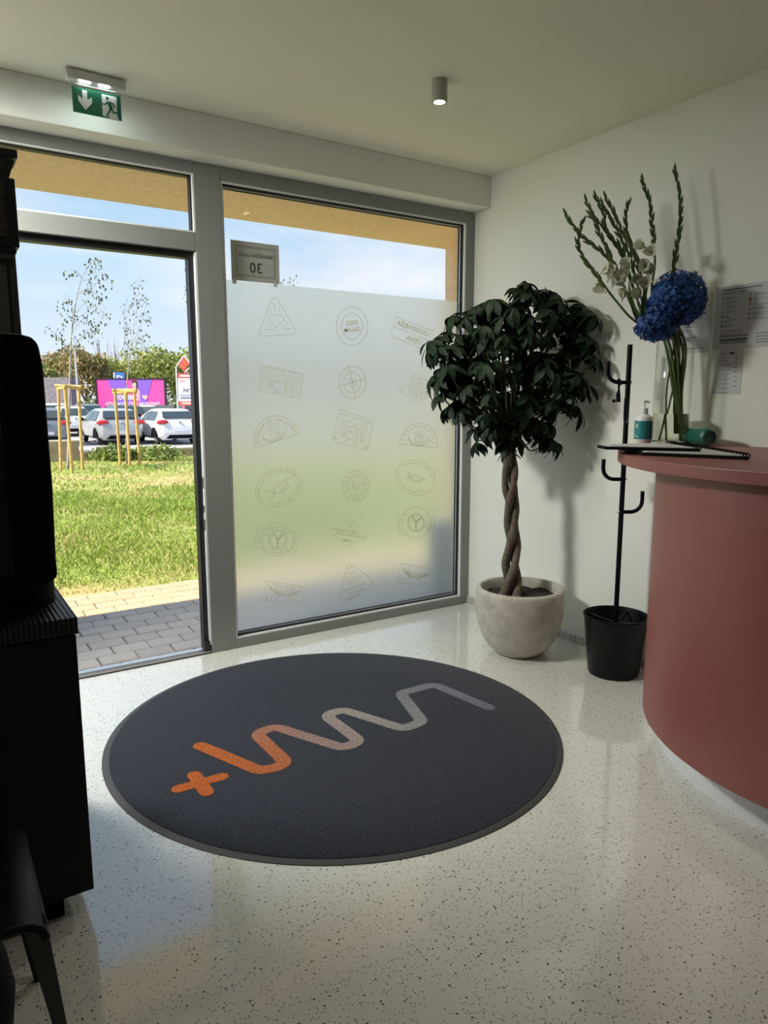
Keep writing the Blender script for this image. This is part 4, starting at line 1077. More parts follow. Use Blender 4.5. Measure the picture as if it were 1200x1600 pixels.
# ================================================================== HOUSE NUMBER SHEET ON THE GLASS (seen from behind)
sx0, sx1, sz0, sz1 = -1.641, -1.361, 2.0385, 2.245
sy = 0.0500
t = thing('house_number_sheet', 'paper sheet taped to the glass, number 30 and street name showing through mirrored', 'sign', ((sx0+sx1)/2, sy, (sz0+sz1)/2))
obj('paper', MB().box((sx0,sy,sz0), (sx1,sy+0.0012,sz1)), M['backpaper'], t)
m = MB(); Fm = lambda u, v: np.array([(sx0+sx1)/2-u, sy-0.0006, (sz0+sz1)/2+v])      # mirrored
put_text(m, '30', lambda u, v: Fm(u, v-0.030), 0.078)
put_text(m, 'KRANJČEVA ULICA', lambda u, v: Fm(u, v+0.034), 0.026, 0.195)
for (hw2, hh2) in ((0.115,0.078),(0.108,0.071)):
    v_, f_ = ribbon([(-hw2,-hh2),(hw2,-hh2),(hw2,hh2),(-hw2,hh2)], 0.0022, True); m.add([Fm(*q) for q in v_], f_)
obj('lettering', m, mat('show_through_ink', (0.09,0.09,0.085), 0.8), t)
for k, (u, v, a) in enumerate(((0.125,-0.108,0.5),(-0.115,-0.106,-0.4))):
    c = Fm(u, v); d = 0.012; obj('tape', MB().box((c[0]-d,sy-0.0004,c[2]-d*1.2), (c[0]+d,sy-0.0001,c[2]+d)), mat('clear_tape', (0.8,0.85,0.85), 0.3, trans=0.6) if k == 0 else bpy.data.materials['clear_tape'], t)

# ================================================================== EMBLEMS PRINTED ON THE FROSTED FILM (seen mirrored from inside)
PY = 0.0496
LWP = 0.78                                   # line width, in photo pixels on the glass
def fp(x, y): return ony(x, y, PY)
class Emb:
    def __init__(s): s.m = MB()
    def ln(s, pts, closed=False, w=LWP):
        v, f = ribbon(pts, w, closed); s.m.add([fp(*q) for q in v], f)
    def poly_round(s, pts, r=5):
        n = len(pts); p = [np.array(q, float) for q in pts]
        mid = (p[0]+p[1])/2
        s.ln(fillet([mid]+p[1:]+[p[0], mid], r, 5)[:-1], True)
    def ell(s, c, a, b, rot=0.0, t0=0.0, t1=2*math.pi, n=40, w=LWP):
        cr_, sr = math.cos(rot), math.sin(rot)
        q = [(c[0]+a*math.cos(t)*cr_-b*math.sin(t)*sr, c[1]+a*math.cos(t)*sr+b*math.sin(t)*cr_) for t in np.linspace(t0, t1, n)]
        full = abs(t1-t0-2*math.pi) < 1e-6
        s.ln(q[:-1] if full else q, full, w)
    def txt(s, st, c, size, u=(1,0), width=None):
        """upright lettering printed mirrored: u is the on-screen left-to-right direction"""
        u = np.array(u, float); u /= np.linalg.norm(u); dn = np.array([-u[1], u[0]])
        put_text(s.m, st, lambda a, b: fp(*(np.array(c)-u*a-dn*b)), size, width)
    def arc_txt(s, st, c, a, b, rot, t0, t1, size, flip=1):
        """letters along an ellipse, in the order they show on screen, each one mirrored"""
        cr_, sr = math.cos(rot), math.sin(rot)
        for i, chx in enumerate(st):
            t = t0+(t1-t0)*(i+0.5)/len(st)
            p = (c[0]+a*math.cos(t)*cr_-b*math.sin(t)*sr, c[1]+a*math.cos(t)*sr+b*math.sin(t)*cr_)
            d = np.array([p[0]-c[0], p[1]-c[1]])*flip; d /= np.linalg.norm(d)
            if chx != ' ': s.txt(chx, p, size, (-d[1], d[0]))
    def done(s): obj('emblem', s.m, M['print'], film)
def rect_frame(TL, TR, BR, BL):
    TL, TR, BR, BL = [np.array(q, float) for q in (TL, TR, BR, BL)]
    return lambda u, v: (TL*(1-u)+TR*u)*(1-v)+(BL*(1-u)+BR*u)*v
def heart_pts(F, cu, cv, s, n=22):
    return [F(cu+s*16*math.sin(t)**3/17, cv-s*(13*math.cos(t)-5*math.cos(2*t)-2*math.cos(3*t)-math.cos(4*t))/17) for t in np.linspace(0, 2*math.pi, n)[:-1]]
def lungs(E_, F, u0=0.0, u1=1.0, v0=0.0, v1=1.0):
    g = lambda u, v: F(u0+(u1-u0)*u, v0+(v1-v0)*v)
    E_.ln([g(0.50,0.02),g(0.50,0.28),g(0.34,0.34),g(0.24,0.50),g(0.18,0.90)]); E_.ln([g(0.56,0.02),g(0.56,0.28),g(0.70,0.34),g(0.80,0.50),g(0.85,0.90)])
    for q in (0.0, 0.06): E_.ln([g(0.36-q*.5,0.46+q),g(0.28-q*.3,0.62+q),g(0.25,0.92)])
    E_.ln([g(0.44,0.48),g(0.36,0.52),g(0.33,0.85)]); E_.ln([g(0.60,0.36),g(0.66,0.50),g(0.67,0.92)]); E_.ln([g(0.72,0.52),g(0.77,0.70),g(0.79,0.95)])
    E_.ln([g(0.53,0.85),g(0.53,0.45),g(0.60,0.42),g(0.63,0.60),g(0.61,0.90),g(0.55,0.94)])
    E_.ln(heart_pts(g, 0.44, 0.55, 0.045), True); E_.ln([g(0.38,0.88),g(0.42,0.82),g(0.48,0.86),g(0.45,0.93),g(0.39,0.93)], True)
    for k in range(8):
        v = 0.06+0.11*k; L = max(0.08, 0.42-0.055*k)
        E_.ln([g(0.05,v),g(0.05+L*0.8,v)], w=0.7); E_.ln([g(0.95,v),g(0.95-L*0.72,v)], w=0.7)
def hands(E_, c, rot, k=1.0):
    cr_, sr = math.cos(rot), math.sin(rot)
    T = lambda x, y: (c[0]+k*(x*cr_-y*sr), c[1]+k*(x*sr+y*cr_))
    for p in ([(-24,-3),(-15,-3),(-11,4),(-13,9),(-22,8)], [(-16,-3),(-13,8)], [(-11,3),(-5,-5),(3,-7),(6,-3),(2,-1),(-2,-3)], [(24,-4),(16,-6),(12,-5),(11,3),(17,7)],
              [(15,-6),(14,6)], [(12,-5),(4,-6)], [(11,4),(6,8),(-2,9),(-8,7),(-11,4)], [(-7,7),(-9,2),(-5,-3)], [(-3,8),(-4,5)], [(1,8),(0,4)], [(5,8),(3,3)], [(8,6),(6,2)]):
        E_.ln([T(*q) for q in catmull(p, 3)] if len(p) > 2 else [T(*q) for q in p])
# row 1
e_ = Emb(); e_.poly_round([(428,458),(466,522),(402,526)], 6)
Fh = lambda u, v: np.array([432+u*60, 500+v*60])
e_.ln(heart_pts(Fh, 0, 0, 0.21, 30), True)
for a, b in (((428,473),(430,485)),((421,481),(425,488)),((437,480),(435,487)),((415,505),(423,511)),((412,515),(428,515)),((450,503),(443,511)),((455,513),(441,515))): e_.ln([a, b])
e_.done()
e_ = Emb(); e_.ell((550,509.5), 24.5, 30); e_.ell((550,509.5), 16.5, 20); e_.txt('BREZ', (549.5,504.5), 9.5, (1,-0.10), 19); e_.txt('GALAM', (550.5,515), 9.5, (1,-0.08), 25); e_.done()
e_ = Emb(); Fq = rect_frame((617.5,494),(676,517),(668,549),(609.5,524.5))
e_.ln([Fq(0,0),Fq(1,0),Fq(1,1),Fq(0,1)], True); e_.ln([Fq(0,0.5),Fq(1,0.5)])
e_.txt('UGODNEJŠA', Fq(0.5,0.24), 10.5, (58.5,23), 53); e_.txt('CENA', Fq(0.60,0.74), 10.5, (58.5,23), 25); e_.done()
# row 2
e_ = Emb(); Fq = rect_frame((409,570),(473,584),(467.5,622),(404.5,610)); e_.poly_round([Fq(0,0),Fq(1,0),Fq(1,1),Fq(0,1)], 2); lungs(e_, Fq); e_.done()
e_ = Emb(); cc = (550.5,597.5)
for a, b in ((21,25.5),(13.5,16.5),(5.5,6.5)): e_.ell(cc, a, b)
e_.ln([(546,571),(555,623)]); e_.ln([(530,603.5),(571.5,591.5)]); e_.ell(cc, 1.2, 1.2, n=8); e_.done()
e_ = Emb(); e_.ln([(621,610),(650,584),(681,606),(653,629)], True); e_.ell((651,598), 8.5, 6.5, 0, math.pi, 2*math.pi, 14); e_.ln([(642.5,598),(659.5,598)])
for x in (646,650,654,658): e_.ln([(x,601),(x+0.6,623)])
for k in range(4): e_.ln([(637,602+4*k),(644,603+4*k)]); e_.ln([(660,602+4*k),(667,603+4*k)])
e_.ell((628,610), 1.5, 1.5, n=8); e_.done()
# row 3
def half_disc(L_, R_, bulge, st, big):
    e_ = Emb(); L_, R_ = np.array(L_, float), np.array(R_, float); c = (L_+R_)/2; a = np.linalg.norm(R_-L_)/2; rot = math.atan2(*(R_-L_)[::-1])
    e_.ell(c, a, bulge, rot, math.pi, 2*math.pi, 30); e_.ln([L_, R_])
    e_.arc_txt(st, c, a*0.84, bulge*0.84, rot, math.pi+0.12, 2*math.pi-0.12, 7.0 if big else 5.5)
    cr_, sr = math.cos(rot), math.sin(rot); T = lambda x, y: (c[0]+a*(x*cr_-y*sr), c[1]+a*(x*sr+y*cr_))
    e_.ell(T(0,-0.38), a*0.22, a*0.22, rot); e_.ln(catmull([T(-0.08,-0.55),T(0.05,-0.42),T(0.08,-0.25)],4))
    e_.ln(catmull([T(-0.55,-0.42),T(-0.52,-0.28),T(-0.2,-0.10),T(0.2,-0.12),T(0.42,-0.40),T(0.50,-0.52)],4)); e_.ln(catmull([T(-0.55,-0.30),T(-0.3,-0.03),T(0.1,-0.02),T(0.45,-0.20),T(0.60,-0.45)],4))
    for q in (-2.3,-1.9,-1.57,-1.2,-0.8): e_.ln([T(0.30*math.cos(q), -0.38+0.30*math.sin(q)), T(0.42*math.cos(q), -0.38+0.42*math.sin(q))])
    e_.done()
half_disc((399,700.5), (468,676.5), 39, 'ECITUAB AZ IOJLUERP', True)
half_disc((624,693.5), (683.5,699.5), 35, 'SAVETNARICA', False)
e_ = Emb(); Fq = rect_frame((530,639),(583.5,657.5),(573.5,704),(519.5,689)); e_.poly_round([Fq(0,0),Fq(1,0),Fq(1,1),Fq(0,1)], 2)
u_ = (53.5,18.5)
for i, ch_ in enumerate('XNICITAR'): e_.txt(ch_, Fq(0.10+0.115*i,0.11), 6.5, u_)
lungs(e_, Fq, 0.04, 0.96, 0.22, 0.86)
for u, v, ch_ in ((0.06,0.88,'A'),(0.36,0.90,'L'),(0.64,0.90,'E'),(0.93,0.92,'D')): e_.txt(ch_, Fq(u,v), 7, u_)
e_.done()
# row 4
e_ = Emb(); cc = (435.5,761.5); ro = math.radians(-27); e_.ell(cc, 38, 29, ro); e_.ell(cc, 33, 24, ro, math.pi-0.35, math.pi+0.10, 8); e_.ell(cc, 33, 24, ro, -0.25, 0.2, 8)
e_.arc_txt('HARACSKOBAN', cc, 33, 24, ro, math.pi+0.15, 2*math.pi-0.2, 6.5); e_.arc_txt('TOVTOERP', cc, 33, 24, ro, math.pi-0.55, 0.4, 6.5, -1); hands(e_, cc, ro); e_.done()
e_ = Emb(); cc = (556,759); e_.ell(cc, 20.5, 24.5); e_.ell(cc, 13.5, 16); e_.arc_txt('ODRUGENACANJA', cc, 17, 20.5, 0, -math.pi, math.pi*0.92, 5.5)
e_.ell(cc, 5, 6)
for q in (-2.2, -0.3, 1.35, 2.7): e_.ln([(cc[0]+5*math.cos(q), cc[1]+6*math.sin(q)), (cc[0]+13.5*math.cos(q), cc[1]+16*math.sin(q))])
e_.ln([(552,764),(556,760),(556,754)]); e_.done()
e_ = Emb(); cc = (649,746); ro = math.radians(25); e_.ell(cc, 30.5, 27, ro); e_.ell(cc, 26, 22, ro, 0.5, 2.6, 16); e_.ell(cc, 26, 22, ro, 3.5, 5.8, 16); hands(e_, cc, ro, 0.72); e_.done()
# row 5
def badge(cc, r, Fq, words, st1, st2):
    e_ = Emb(); e_.ell(cc, r*0.95, r); e_.ell(cc, r*0.54, r*0.58); e_.ell(cc, r*0.48, r*0.52)
    e_.ln([Fq(0.27,0),Fq(0,0),Fq(0,1),Fq(0.24,1)]); e_.ln([Fq(0.80,0),Fq(1,0),Fq(1,1),Fq(0.76,1)])
    for q in (-2.2, -0.75, 1.57): e_.ln([cc, (cc[0]+r*0.46*math.cos(q), cc[1]+r*0.5*math.sin(q))], w=2.2)
    if st1: e_.arc_txt(st1, cc, r*0.75, r*0.79, 0, -math.pi*0.92, -0.15*math.pi, 6.5); e_.arc_txt(st2, cc, r*0.75, r*0.79, 0, math.pi*0.80, math.pi*0.22, 6.5, -1)
    for u, v, ch_ in words: e_.txt(ch_, Fq(u,v), 6.5, (1,0.15))
    for q in (0.78,0.86,0.92): e_.ln([Fq(q,0.72),Fq(q,0.90)])
    e_.done()
badge((434,843), 26, rect_frame((402.5,823),(468,832.5),(461.5,863.5),(397.5,855)), [(0.09,0.2,'C'),(0.09,0.48,'O'),(0.09,0.76,'Y'),(0.92,0.2,'1'),(0.92,0.5,'m')], 'OCNITAL', 'IZVOZ')
badge((650,816.5), 24, rect_frame((622,806.5),(677,796),(679,826),(625,836)), [], '', '')
e_ = Emb(); D_ = [(514,828),(549.5,811),(577,837.5),(543,854.5)]; e_.ln(D_, True); e_.ell((548,822), 9, 6, 0.2, math.pi, 2*math.pi, 12); e_.ell((548,822), 3, 2, 0.2, n=10)
e_.txt('OBUTINARN', (540,829.5), 6.5, (1,0.17), 42); e_.txt('STATINTEZII', (548,836.5), 6.5, (1,0.17), 46); e_.txt('NIMI', (543,845), 6.5, (1,0.17), 15); e_.done()
# row 6
def grain(TL, TR, BR, BL, big):
    e_ = Emb(); Fq = rect_frame(TL, TR, BR, BL); e_.ln([Fq(0,0),Fq(1,0),Fq(1,1),Fq(0,1)], True)
    e_.ln([Fq(0.05,0.75),Fq(0.42,0.72)]); e_.ln([Fq(0.58,0.73),Fq(0.94,0.76)])
    for q, L in ((-2.55,0.46),(-2.2,0.42),(-1.75,0.32),(-1.4,0.32),(-0.95,0.42),(-0.6,0.46)): e_.ln([Fq(0.5+0.06*math.cos(q),0.70+0.1*math.sin(q)), Fq(0.5+L*math.cos(q)*0.95,0.72+L*math.sin(q)*1.35)], w=1.0)
    for k in range(4):
        for sgn in (-1, 1): e_.ell(Fq(0.5+sgn*(0.16+0.075*k), 0.55-0.10*k), 2.6, 1.2, sgn*-0.6, n=9)
    if big:
        for i, ch_ in enumerate('ACIROV'): e_.txt(ch_, Fq(0.26+0.095*i,0.15), 6, (TR[0]-TL[0], TR[1]-TL[1]))
        for i, ch_ in enumerate('ALPATERA'): e_.txt(ch_, Fq(0.10+0.115*i,0.88), 6, (TR[0]-TL[0], TR[1]-TL[1]))
    else: e_.ln([Fq(0.02,0.90),Fq(0.98,0.90)])
    e_.done()
grain((416.5,907.5),(476.5,917.5),(470.5,947),(410,938), True)
grain((626.5,880.5),(677,890),(671,918.5),(620.5,910), False)
e_ = Emb(); e_.poly_round([(543,878),(589,909),(529,947)], 6)
Fh = lambda u, v: np.array([549+u*60, 900+v*60]); e_.ln(heart_pts(Fh, 0, 0, 0.15, 24), True)
for a, b in (((543,886),(546,892)),((549,884),(550,891)),((540,908),(552,910)),((556,908),(565,899)),((541,914),(550,912)),((579,907),(582,913)),((536,931),(542,937))): e_.ln([a, b])
for s_, c_, w_ in (('ROTUNDNA', (553,918), 34), ('ZDRAVOST', (556,924.5), 30), ('TLAK', (552,933), 24)): e_.txt(s_, c_, 6, (1,-0.42), w_)
e_.done()

# ================================================================== BLACK CABINET AND MACHINE, LEFT
CX1, CYF, CZT = -2.808, -1.812, 0.852
t = thing('black_cabinet', 'black wood-grain cabinet at the left edge below the black machine', 'cabinet', (-3.2,-1.5,0), None)
obj('carcass', MB().box((-3.60,CYF+0.018,0.08), (CX1-0.004,-1.10,CZT-0.045)), M['cabinet'], t, bevel=0.002)
obj('worktop', MB().box((-3.60,CYF-0.002,CZT-0.044), (CX1+0.001,-1.10,CZT)), M['blackwood'], t, bevel=0.0015)
for x0, x1 in ((-3.60,-3.206),(-3.202,CX1-0.005)):
    d = obj('door', MB().box((x0,CYF,0.085), (x1,CYF+0.0175,CZT-0.048)), M['cabinet'], t, bevel=0.002)
obj('toe_kick', MB().box((-3.60,CYF+0.055,0.0), (CX1-0.075,-1.14,0.08)), M['black'], t)

t = thing('vending_machine', 'bulky black machine with rounded top standing on the black cabinet', 'machine', (-3.1,-1.6,CZT))
yF = -1.735                                   # front face
prof_px = [(62,545),(68,575),(78,700),(83,760),(88,870),(90.5,897),(91,903)]
sil = [ony(x, y, yF)[[0,2]] for x, y in prof_px]
top = [ony(x, y, yF)[[0,2]] for x, y in ((0,519),(30,521),(48,526),(58,533))]
outl = [(-3.55, top[0][1]-0.01), (-3.40, top[0][1])]+[tuple(q) for q in top]+[tuple(q) for q in sil]+[(sil[-1][0]-0.02, sil[-1][1]-0.012), (-3.55, sil[-1][1]-0.012)]
pts3 = [(x, yF, z) for x, z in outl]
obj('upper_housing', MB().prism_dir(pts3, (0,0.48,0)), M['black'], t, bevel=0.012)
lo_px = [(94,907),(94.5,930),(94.5,956)]
lo = [ony(x, y, yF)[[0,2]] for x, y in lo_px]
zt_ = lo[0][1]; xr_ = lo[1][0]
arc = [(xr_-0.10+0.10*math.sin(q), yF+0.06-0.10*math.cos(q)+0.04) for q in np.linspace(0, math.pi/2, 8)]
obj('base', MB().prism([(-3.55,yF)]+arc+[(xr_,yF+0.48),(-3.55,yF+0.48)], CZT+0.012, zt_), M['black'], t)
obj('feet', MB().prism([(-3.53,yF+0.03)]+[(x-0.03,y+0.03) for x, y in arc]+[(xr_-0.03,yF+0.45),(-3.53,yF+0.45)], CZT, CZT+0.012), mat('grey_feet', (0.25,0.25,0.26), 0.5), t)
obj('front_panel', MB().box((-3.42,yF-0.006,sil[-1][1]+0.02), (sil[-1][0]-0.10,yF+0.01,top[0][1]-0.12)), mat('gloss_black', (0.004,0.004,0.005), 0.25), t, bevel=0.003)

# tall dispenser unit behind the machine
yT = -1.24
def tx(px, py): return ony(px, py, yT)[[0,2]]
t = thing('dispenser_column', 'dark navy column with boxy head and funnel, behind the black machine at the left edge', 'dispenser', (-2.9,yT,CZT))
dark = mat('dark_navy', (0.012,0.015,0.022), 0.4); dgrey = mat('dark_grey', (0.07,0.07,0.075), 0.5)
x0, zb0 = tx(33,520); x1, zt0 = tx(23,395)
obj('column', MB().box((-3.02,yT,CZT), (tx(28,450)[0]-0.010,yT+0.09,zt0+0.02)), dark, t, bevel=0.003)
obj('side_rail', MB().box((tx(28,450)[0]-0.022,yT-0.004,CZT), (tx(28,450)[0],yT+0.06,zt0)), dgrey, t, bevel=0.003)
obj('grey_panel', MB().box((-3.02,yT-0.006,CZT+0.3), (tx(12,450)[0],yT,tx(5,410)[1])), mat('panel_grey', (0.12,0.125,0.13), 0.35), t)
b0, b1 = tx(29.5,388), tx(28,281)
obj('head_box', MB().box((-3.05,yT-0.01,b0[1]), (b0[0]+0.002,yT+0.10,b1[1])), dark, t, bevel=0.004)
for k in range(3): obj('ledge', MB().box((-3.05,yT-0.012,b0[1]-0.018*(k+1)), (b0[0]-0.008-0.006*k,yT+0.09,b0[1]-0.018*k-0.003)), dgrey if k % 2 else dark, t, bevel=0.002)
c0, c1 = tx(26,250), tx(26,236)
fu0, fu1 = tx(13,281), tx(22,252)
obj('funnel', MB().add([(-3.0,yT,fu0[1]),(fu0[0],yT,fu0[1]),(fu0[0],yT+0.07,fu0[1]),(-3.0,yT+0.07,fu0[1]),(-3.0,yT-0.01,fu1[1]),(fu1[0],yT-0.01,fu1[1]),(fu1[0],yT+0.09,fu1[1]),(-3.0,yT+0.09,fu1[1])],
    [(0,3,2,1),(4,5,6,7),(0,1,5,4),(1,2,6,5),(2,3,7,6),(3,0,4,7)]), mat('smoked', (0.05,0.05,0.05), 0.2), t)
obj('cap', MB().box((-3.05,yT-0.015,c0[1]), (c1[0],yT+0.10,c1[1])), dark, t, bevel=0.004)
obj('bean_window', MB().box((-3.02,yT-0.014,b0[1]+0.03), (tx(8,330)[0],yT-0.008,b1[1]-0.01)), mat('speckled', (0.06,0.055,0.05), 0.5, var=0.8, vscale=60), t)

# ================================================================== BLACK CHAIR, BOTTOM LEFT
t = thing('black_chair', 'black chair with a rolled front edge at the bottom left corner', 'chair', (-3.2,-2.2,0))
XF = -2.975
pf = [(-3.46,0.462),(-3.40,0.447),(-3.25,0.438),(-3.12,0.443),(-3.06,0.448),(-3.03,0.447),(-3.005,0.440),(-2.985,0.425),(XF,0.400)]
def seat_strip(th):
    up = [(x, z) for x, z in pf]; n = len(up); dn = []
    for i in range(n):
        a, b = np.array(up[max(i-1,0)]), np.array(up[min(i+1,n-1)]); d = (b-a)/np.linalg.norm(b-a); dn.append((up[i][0]+d[1]*th, up[i][1]-d[0]*th))
    return up+dn[::-1]
ol = seat_strip(0.016)
obj('seat', MB().prism_dir([(x, -2.365, z) for x, z in ol], (0,0.37,0)), M['blackmetal'], t, smooth=35, bevel=0.003)
bk = [(-3.47,0.50),(-3.50,0.60),(-3.53,0.72),(-3.54,0.80)]
obj('backrest', MB().prism_dir([(x, -2.36, z) for x, z in bk]+[(x-0.014, -2.36, z) for x, z in bk[::-1]], (0,0.36,0)), M['blackmetal'], t, smooth=35, bevel=0.003)
def leg(a, b, w0=0.026, w1=0.019):
    m = MB(); v = []
    for p, w_ in ((a, w0), (b, w1)): v += [(p[0]-w_,p[1]-w_*0.6,p[2]),(p[0]+w_,p[1]-w_*0.6,p[2]),(p[0]+w_,p[1]+w_*0.6,p[2]),(p[0]-w_,p[1]+w_*0.6,p[2])]
    return m.add(v, [(0,1,2,3),(7,6,5,4),(0,4,5,1),(1,5,6,2),(2,6,7,3),(3,7,4,0)])
obj('leg', leg((-3.000,-2.335,0.425), (-2.951,-2.14,0.0), 0.020, 0.013), M['blackmetal'], t)
obj('leg', leg((-3.02,-2.03,0.425), (-2.972,-1.962,0.0), 0.020, 0.012), M['blackmetal'], t)
obj('leg', leg((-3.42,-2.34,0.44), (-3.50,-2.40,0.0)), M['blackmetal'], t)
obj('leg', leg((-3.42,-2.02,0.44), (-3.50,-1.97,0.0)), M['blackmetal'], t)
# round black basket in the very corner
q = onz(0, 1540, 0.22)
o = obj('round_basket', MB().lathe([(0.0,0.0),(0.09,0.0),(0.13,0.04),(0.162,0.12),(0.170,0.19),(0.160,0.26),(0.140,0.31),(0.130,0.31),(0.150,0.25),(0.160,0.19),(0.150,0.12),(0.12,0.05),(0.0,0.02)], (-3.203,-2.175,0), 40), M['black'], smooth=40, loc=(-3.203,-2.175,0))
tag(o, 'round black basket at the left edge below the chair seat', 'basket')

# ================================================================== POTTED TREE
PX, PY_ = -0.385, -0.905
t = thing('potted_tree', 'umbrella tree with braided trunk in a pale round stone pot by the window', 'plant', (PX, PY_, 0))
pot = obj('pot', MB().lathe([(0.0,0.0),(0.118,0.0),(0.130,0.006),(0.165,0.035),(0.200,0.085),(0.226,0.15),(0.241,0.225),(0.246,0.30),(0.244,0.355),(0.240,0.370),(0.232,0.376),(0.218,0.376),(0.212,0.370),(0.208,0.345),(0.205,0.310),(0.0,0.305)], (PX,PY_,0), 64),
    mat('pot_stone', (0.55,0.52,0.45), 0.85, var=0.16, vscale=18, bump=0.5, bscale=110), t, smooth=40)
m = MB(); n = 28
gv = []; 
for i in range(9):
    r = 0.204*i/8
    for k in range(n): gv.append((PX+r*math.cos(2*math.pi*k/n), PY_+r*math.sin(2*math.pi*k/n), 0.322+RNG.uniform(-0.008,0.010)))
m.add(gv, [(i*n+k, i*n+(k+1)%n, (i+1)*n+(k+1)%n, (i+1)*n+k) for i in range(8) for k in range(n)])
obj('soil', m, M['soil'], t, smooth=60)
# braided trunk: three stems winding round each other, leaning slightly
tb, tt = np.array([-0.425,-0.885,0.315]), np.array([-0.395,-0.80,1.20])
for j in range(3):
    P_, R_ = [], []
    for i in range(44):
        s = i/43; ph = j*2*math.pi/3+s*2*math.pi*1.35+0.6
        rad = 0.026+0.006*math.sin(s*9+j)+0.010*(1-s)**3
        c = tb*(1-s)+tt*s+np.array([0.012*math.sin(s*5), 0.008*math.cos(s*4), 0])
        P_.append((c[0]+rad*math.cos(ph), c[1]+rad*math.sin(ph)*0.9, c[2])); R_.append(0.0235-0.006*s+0.0022*math.sin(s*37+j*2)+0.008*max(0, 0.08-s)/0.08)
    obj('stem', MB().tube(P_, R_, 10), M['bark'], t, smooth=60)
# crown: compound leaves of drooping leaflets
def leaflet_geo(L, Wf, droop, fold=0.25):
    v, f = [], []; n = 5
    for i in range(n+1):
        s = i/n; wv = Wf*math.sin(math.pi*min(1, 0.06+s*0.94))**0.75*(0.75+0.5*s)*0.5
        if i == n: wv = 0.0015
        x = L*(0.10+0.9*s); z = -droop*L*s*s
        for q in (-1, 0, 1): v.append((x, q*wv, z+abs(q)*wv*fold))
    for i in range(n):
        for q in range(2): a = i*3+q; f.append((a, a+1, a+4, a+3))
    return v, f
def compound(seed):
    r = np.random.default_rng(seed); m = MB(); k = int(r.integers(6, 9))
    for i in range(k):
        a = 2*math.pi*i/k+r.uniform(-0.15, 0.15); L = r.uniform(0.075, 0.115); el = r.uniform(-0.75, -0.15)
        v, f = leaflet_geo(L, r.uniform(0.032, 0.044), r.uniform(0.15, 0.55))
        R = Matrix.Rotation(a, 3, 'Z') @ Matrix.Rotation(-el, 3, 'Y') @ Matrix.Rotation(r.uniform(-0.4, 0.4), 3, 'X')
        m.add([tuple(R @ Vector(q)) for q in v], f)
        e = R @ Vector((L*0.12, 0, 0)); m.tube([(0,0,0), tuple(e)], 0.0016, 4, False)
    m.tube([(0,0,0.0),(0.0,0.0,-0.05),(0.01,0,-0.11)], 0.0018, 5, False)
    return m
lp = [obj('leaf', compound(50+k), M['leaf'], t, smooth=60, world=False) for k in range(6)]
rx, fx = np.array([_r[0], _r[1], 0]), np.array([_f[0], _f[1], 0]); fx /= np.linalg.norm(fx)
CC = np.array([-0.335, -0.815, 1.565])
crown = []
# silhouette (photo pixels) of the crown, used as an envelope around its middle
env = [(800,455),(850,470),(900,480),(918,505),(916,575),(900,620),(880,665),(855,690),(800,690),(760,690),(720,665),(690,640),(675,600),(662,540),(690,505),(735,480),(765,470)]
EP = np.array([(lambda p: ((p-CAM)@rx, p[2]))(at(x, y, 4.0)) for x, y in env]); c0 = EP.mean(0)
def inside(u, v):
    n_ = len(EP); c = False
    for i in range(n_):
        a, b = EP[i], EP[(i+1) % n_]
        if (a[1] > v) != (b[1] > v) and u < (b[0]-a[0])*(v-a[1])/(b[1]-a[1])+a[0]: c = not c
    return c
rg = np.random.default_rng(11); tries = 0
umin, umax, vmin, vmax = EP[:,0].min(), EP[:,0].max(), EP[:,1].min(), EP[:,1].max()
base_d = (CC-CAM)@fx
def add_leaf(u, v, dp, edge):
    """u, v measured on the plane through the crown's middle; moved in depth along the sight line"""
    d0 = 4.0*math.cos(PITCH)+0.0
    p = CAM+rx*u+fx*base_d; p = np.array([p[0], p[1], v])
    s = 1+dp/base_d; p = CAM+(p-CAM)*s
    if p[0] > -0.10: s2 = (-0.10-CAM[0])/(p[0]-CAM[0]); p = CAM+(p-CAM)*s2
    if p[1] > -0.07: p[1] = -0.07-RNG.uniform(0,0.05)
    crown.append((p, edge))
while len(crown) < 215 and tries < 9000:
    tries += 1
    u, v = rg.uniform(umin, umax), rg.uniform(vmin, vmax)
    if not inside(u, v): continue
    e_r = np.hypot((u-c0[0])/(0.5*(umax-umin)), (v-c0[1])/(0.5*(vmax-vmin)))
    if rg.random() > 0.35+0.65*min(1, 1.2-e_r*0.45): continue
    dmax = 0.30*math.sqrt(max(0.02, 1-min(1, e_r)**2)); add_leaf(u, v, rg.uniform(-dmax, dmax), e_r)
for px, py in ((812,452),(838,462),(860,470),(667,545),(680,530),(672,590),(700,500),(735,490),(690,640),(915,498),(918,560),(895,640),(865,690),(785,690),(790,703),(740,690),(800,480),(908,600)):
    p = at(px, py, 4.0); add_leaf((p-CAM)@rx, p[2], rg.uniform(-0.08, 0.10), 1.0)
mt = MB(); hub = np.array([-0.39, -0.79, 1.22])
